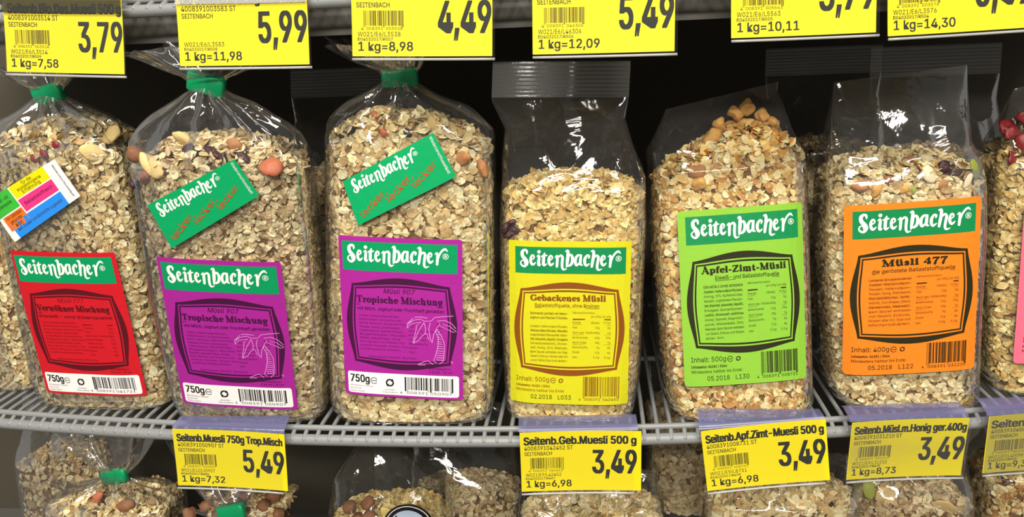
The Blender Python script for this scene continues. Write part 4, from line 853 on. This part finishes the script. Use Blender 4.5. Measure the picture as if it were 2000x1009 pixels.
# ------------------------------------------------------------------ price tags
def price_tag(O, yaw, lean, roll, W, H, title, code, loc, date, unit, price, label, group, upper=False, bar=True, shade_sheen=None, pap=(0.0, 0.0), wear=0):
    r, v, n = frame(yaw, lean, roll); O = np.array(O)
    root = thing('price_tag', O, label, 'price tag', group)
    pr = Print(); X = lambda a: (a - .5) * W; Y = lambda a: (.5 - a) * H
    pr.rrect(X(-pap[0]), Y(0), X(1 + pap[1]), Y(1), 'yellow', 0, .0003, 16, 12)
    if title: pr.text(title, X(.035), X(.985), Y(.213), H * .125, 'ink', 1, bold=.03)
    pr.text(code + ' ST', X(.035), X(.45), Y(.305), H * .066, 'ink', 1, bold=.006); pr.text('SEITENBACH', X(.035), X(.27), Y(.395), H * .06, 'ink', 1, bold=.006)
    if bar:
        pr.barcode(X(.083), X(.37), Y(.62), Y(.435), 'inkthin', 1, seed=sum(map(ord, code)), guard=H * .02)
        pr.text(code[0] + '  ' + code[1:7] + '  ' + code[7:], X(.065), X(.36), Y(.672), H * .035, 'inkthin', 1)
    pr.text(loc, X(.04), X(.345), Y(.752), H * .055, 'ink', 1); pr.text(date, X(.04), X(.29), Y(.805), H * .037, 'ink', 1, bold=.008)
    pr.text(unit, X(.045), X(.045 + .043 * len(unit)), Y(.93), H * .108, 'ink', 1, bold=.014)
    pr.text(price, X(.62), X(.985), Y(.71), H * .385, 'ink', 1, bold=.016)
    def place(x, y, z): return x[:, None] * r + y[:, None] * v + (z + .0016 * (2 * np.abs(x) / W) ** 2 + .003 * np.clip(-y / H, 0, 1) ** 2)[:, None] * n
    pr.build('card', place, root)
    # clear sleeve in front, with a bead along its lower edge
    x = np.linspace(-W / 2 + (.0 if not pap[0] else .004), W / 2 + (.002 if not pap[1] else -.003), 16); ys = np.linspace(H / 2 + .001, -H / 2 - .0024, 10)
    X2, Y2 = np.meshgrid(x, ys); P = place(X2.ravel(), Y2.ravel(), np.full(X2.size, .0011)); slv = mesh_obj('clear_sleeve', P, grid_faces(10, 16), 'sleeve', root)
    b = MB(); e = np.linspace(x[0], x[-1], 12); b.tube(place(e, np.full(12, -H / 2 - .0022), np.full(12, .0006)), .0009, 8); b.build('lower_bead', 'milky', slv)
    # strip that hooks over the shelf rail
    top = v * (H / 2 + .0004); zb = np.array([0, 0, 1.0]); fw = np.array([-n[0], -n[1], 0]) / math.hypot(n[0], n[1])
    prof = [(0.0006, -.0012), (.0015, .0012), (.006, .0024), (.012, .0036), (.0165, .0046), (.0205, .0036)] if not upper else [(.0006, -.001), (.001, .003), (.004, .0062), (.012, .0068), (.0168, .0062), (.0205, .0046)]
    V = []
    for q, (a, c) in enumerate(prof):
        for xx in np.linspace(-W / 2 - .001, W / 2 + .0005, 10): V.append(r * xx + top + fw * a + zb * c - zb * (r[2] * xx * (a / .0205)))
    mesh_obj('holder_strip', V, grid_faces(len(prof), 10), 'strip' if not upper else 'milky', root)
    if shade_sheen:  # sheet over the card's top: painted shade if dark, painted sheen if pale
        mt, h = shade_sheen; X2, Y2 = np.meshgrid(np.linspace(-W / 2, W / 2, 12), np.linspace(H / 2, H / 2 - h, 4)); P = place(X2.ravel(), Y2.ravel(), np.full(X2.size, .0019)); mesh_obj('shade_sheen_strip', P, grid_faces(4, 12), mt, slv)
    return root
GT = 'price tags hanging from the lower rail'; GU = 'price tags hanging from the upper rail'
price_tag((-0.3230, 0.6100, -0.0222), 1.0, 0, 3.1, 0.0999, 0.0560, 'Seitenb.Muesli 750g Trop.Misch', '4008391050907', 'W021/E12/L50907', 'D04032017/R486', '1 kg=7,32', '5,49', 'yellow 5,49 price tag with 7,32 unit price hanging from the lower rail', GT, pap=(0, .012))
price_tag((-0.0146, 0.6116, -0.0211), 3.0, 0, 0.2, 0.0991, 0.0560, 'Seitenb.Geb.Muesli 500 g', '4008391042452', 'W021/E9/L42452', 'D04032017/R487', '1 kg=6,98', '3,49', 'yellow 3,49 price tag hanging below the yellow-labelled muesli bag', GT, pap=(0, .03))
price_tag((0.1405, 0.6189, -0.0178), 0.0, 1, -6.8, 0.1002, 0.0560, 'Seitenb.Apf.Zimt-Muesli 500 g', '4008391008731', 'W021/E9/L8731', 'D04032017/R498', '1 kg=6,98', '3,49', 'tilted yellow 3,49 price tag below the lime-labelled muesli bag', GT, pap=(0, .01))
price_tag((0.2611, 0.6367, -0.0205), 5.0, -4, -0.4, 0.0971, 0.0560, 'Seitenb.Müsl.m.Honig ger.400g', '4008391031210', 'W021/E9/L31210', 'D04032017/R499', '1 kg=8,73', '3,49', 'yellow 3,49 price tag with 8,73 unit price below the orange-labelled bag', GT)
price_tag((0.3780, 0.6517, -0.0209), 3.0, -4, -2.5, 0.0961, 0.0560, 'Seitenb. Müsli 400 g', '4008391040098', 'W021/E9/L40098', 'D04032017/R500', '1 kg=9,30', '3,72', 'yellow price tag cut by the right edge, below the pink-labelled bag', GT)
price_tag((-0.4051, 0.6121, 0.3437), -3.0, 7, 3.1, 0.1006, 0.0570, 'Seitenb.Bio.Das.Muesli 500 g', '4008391003514', 'W021/E6/L3514', 'D04032017/R509', '1 kg=7,58', '3,79', 'yellow 3,79 price tag with darkened top above the red-labelled bag', GU, True, shade_sheen=('shade_tint', .012))
price_tag((-0.2567, 0.6021, 0.3444), 2.0, 7, 1.5, 0.0991, 0.0570, 'Bio Seitenb.Knackig.za.armonie', '4008391003583', 'W021/E6/L3583', 'D04032017/R508', '1 kg=11,98', '5,99', 'yellow price tag reading 5,99 with no barcode on it', GU, True, bar=False, shade_sheen=('milky', .0125))
price_tag((-0.1204, 0.5976, 0.3459), 2.0, 7, 2.2, 0.1022, 0.0570, 'Seitenb.Muesli 500 g', '4008391003538', 'W021/E6/L3538', 'D04032017/R507', '1 kg=8,98', '4,49', 'yellow price tag reading 4,49 on the upper rail', GU, True)
price_tag((0.0095, 0.5974, 0.3431), 0.0, 7, 0.9, 0.0999, 0.0570, 'Seitenb.Muesli 454 g', '4008391046306', 'W021/E6/L46306', 'D04032017/R506', '1 kg=12,09', '5,49', 'yellow price tag reading 5,49 on the upper rail above the crimped seal', GU, True)
price_tag((0.1472, 0.6017, 0.3494), 4.0, 7, 0.1, 0.0995, 0.0570, 'Seitenb.Muesli 375 g', '4008391005563', 'W021/E6/L5563', 'D04032017/R505', '1 kg=10,11', '3,79', 'yellow price tag with 10,11 unit price on the upper rail', GU, True)
price_tag((0.2530, 0.6080, 0.3473), 6.0, 7, -1.1, 0.1000, 0.0570, 'Seitenb.Muesli 454 g', '4008391003576', 'W021/E6/L3576', 'D04032017/R504', '1 kg=14,30', '6,49', 'yellow price tag with 14,30 unit price on the upper rail', GU, True)

bpy.data.objects.remove(_to, do_unlink=True)
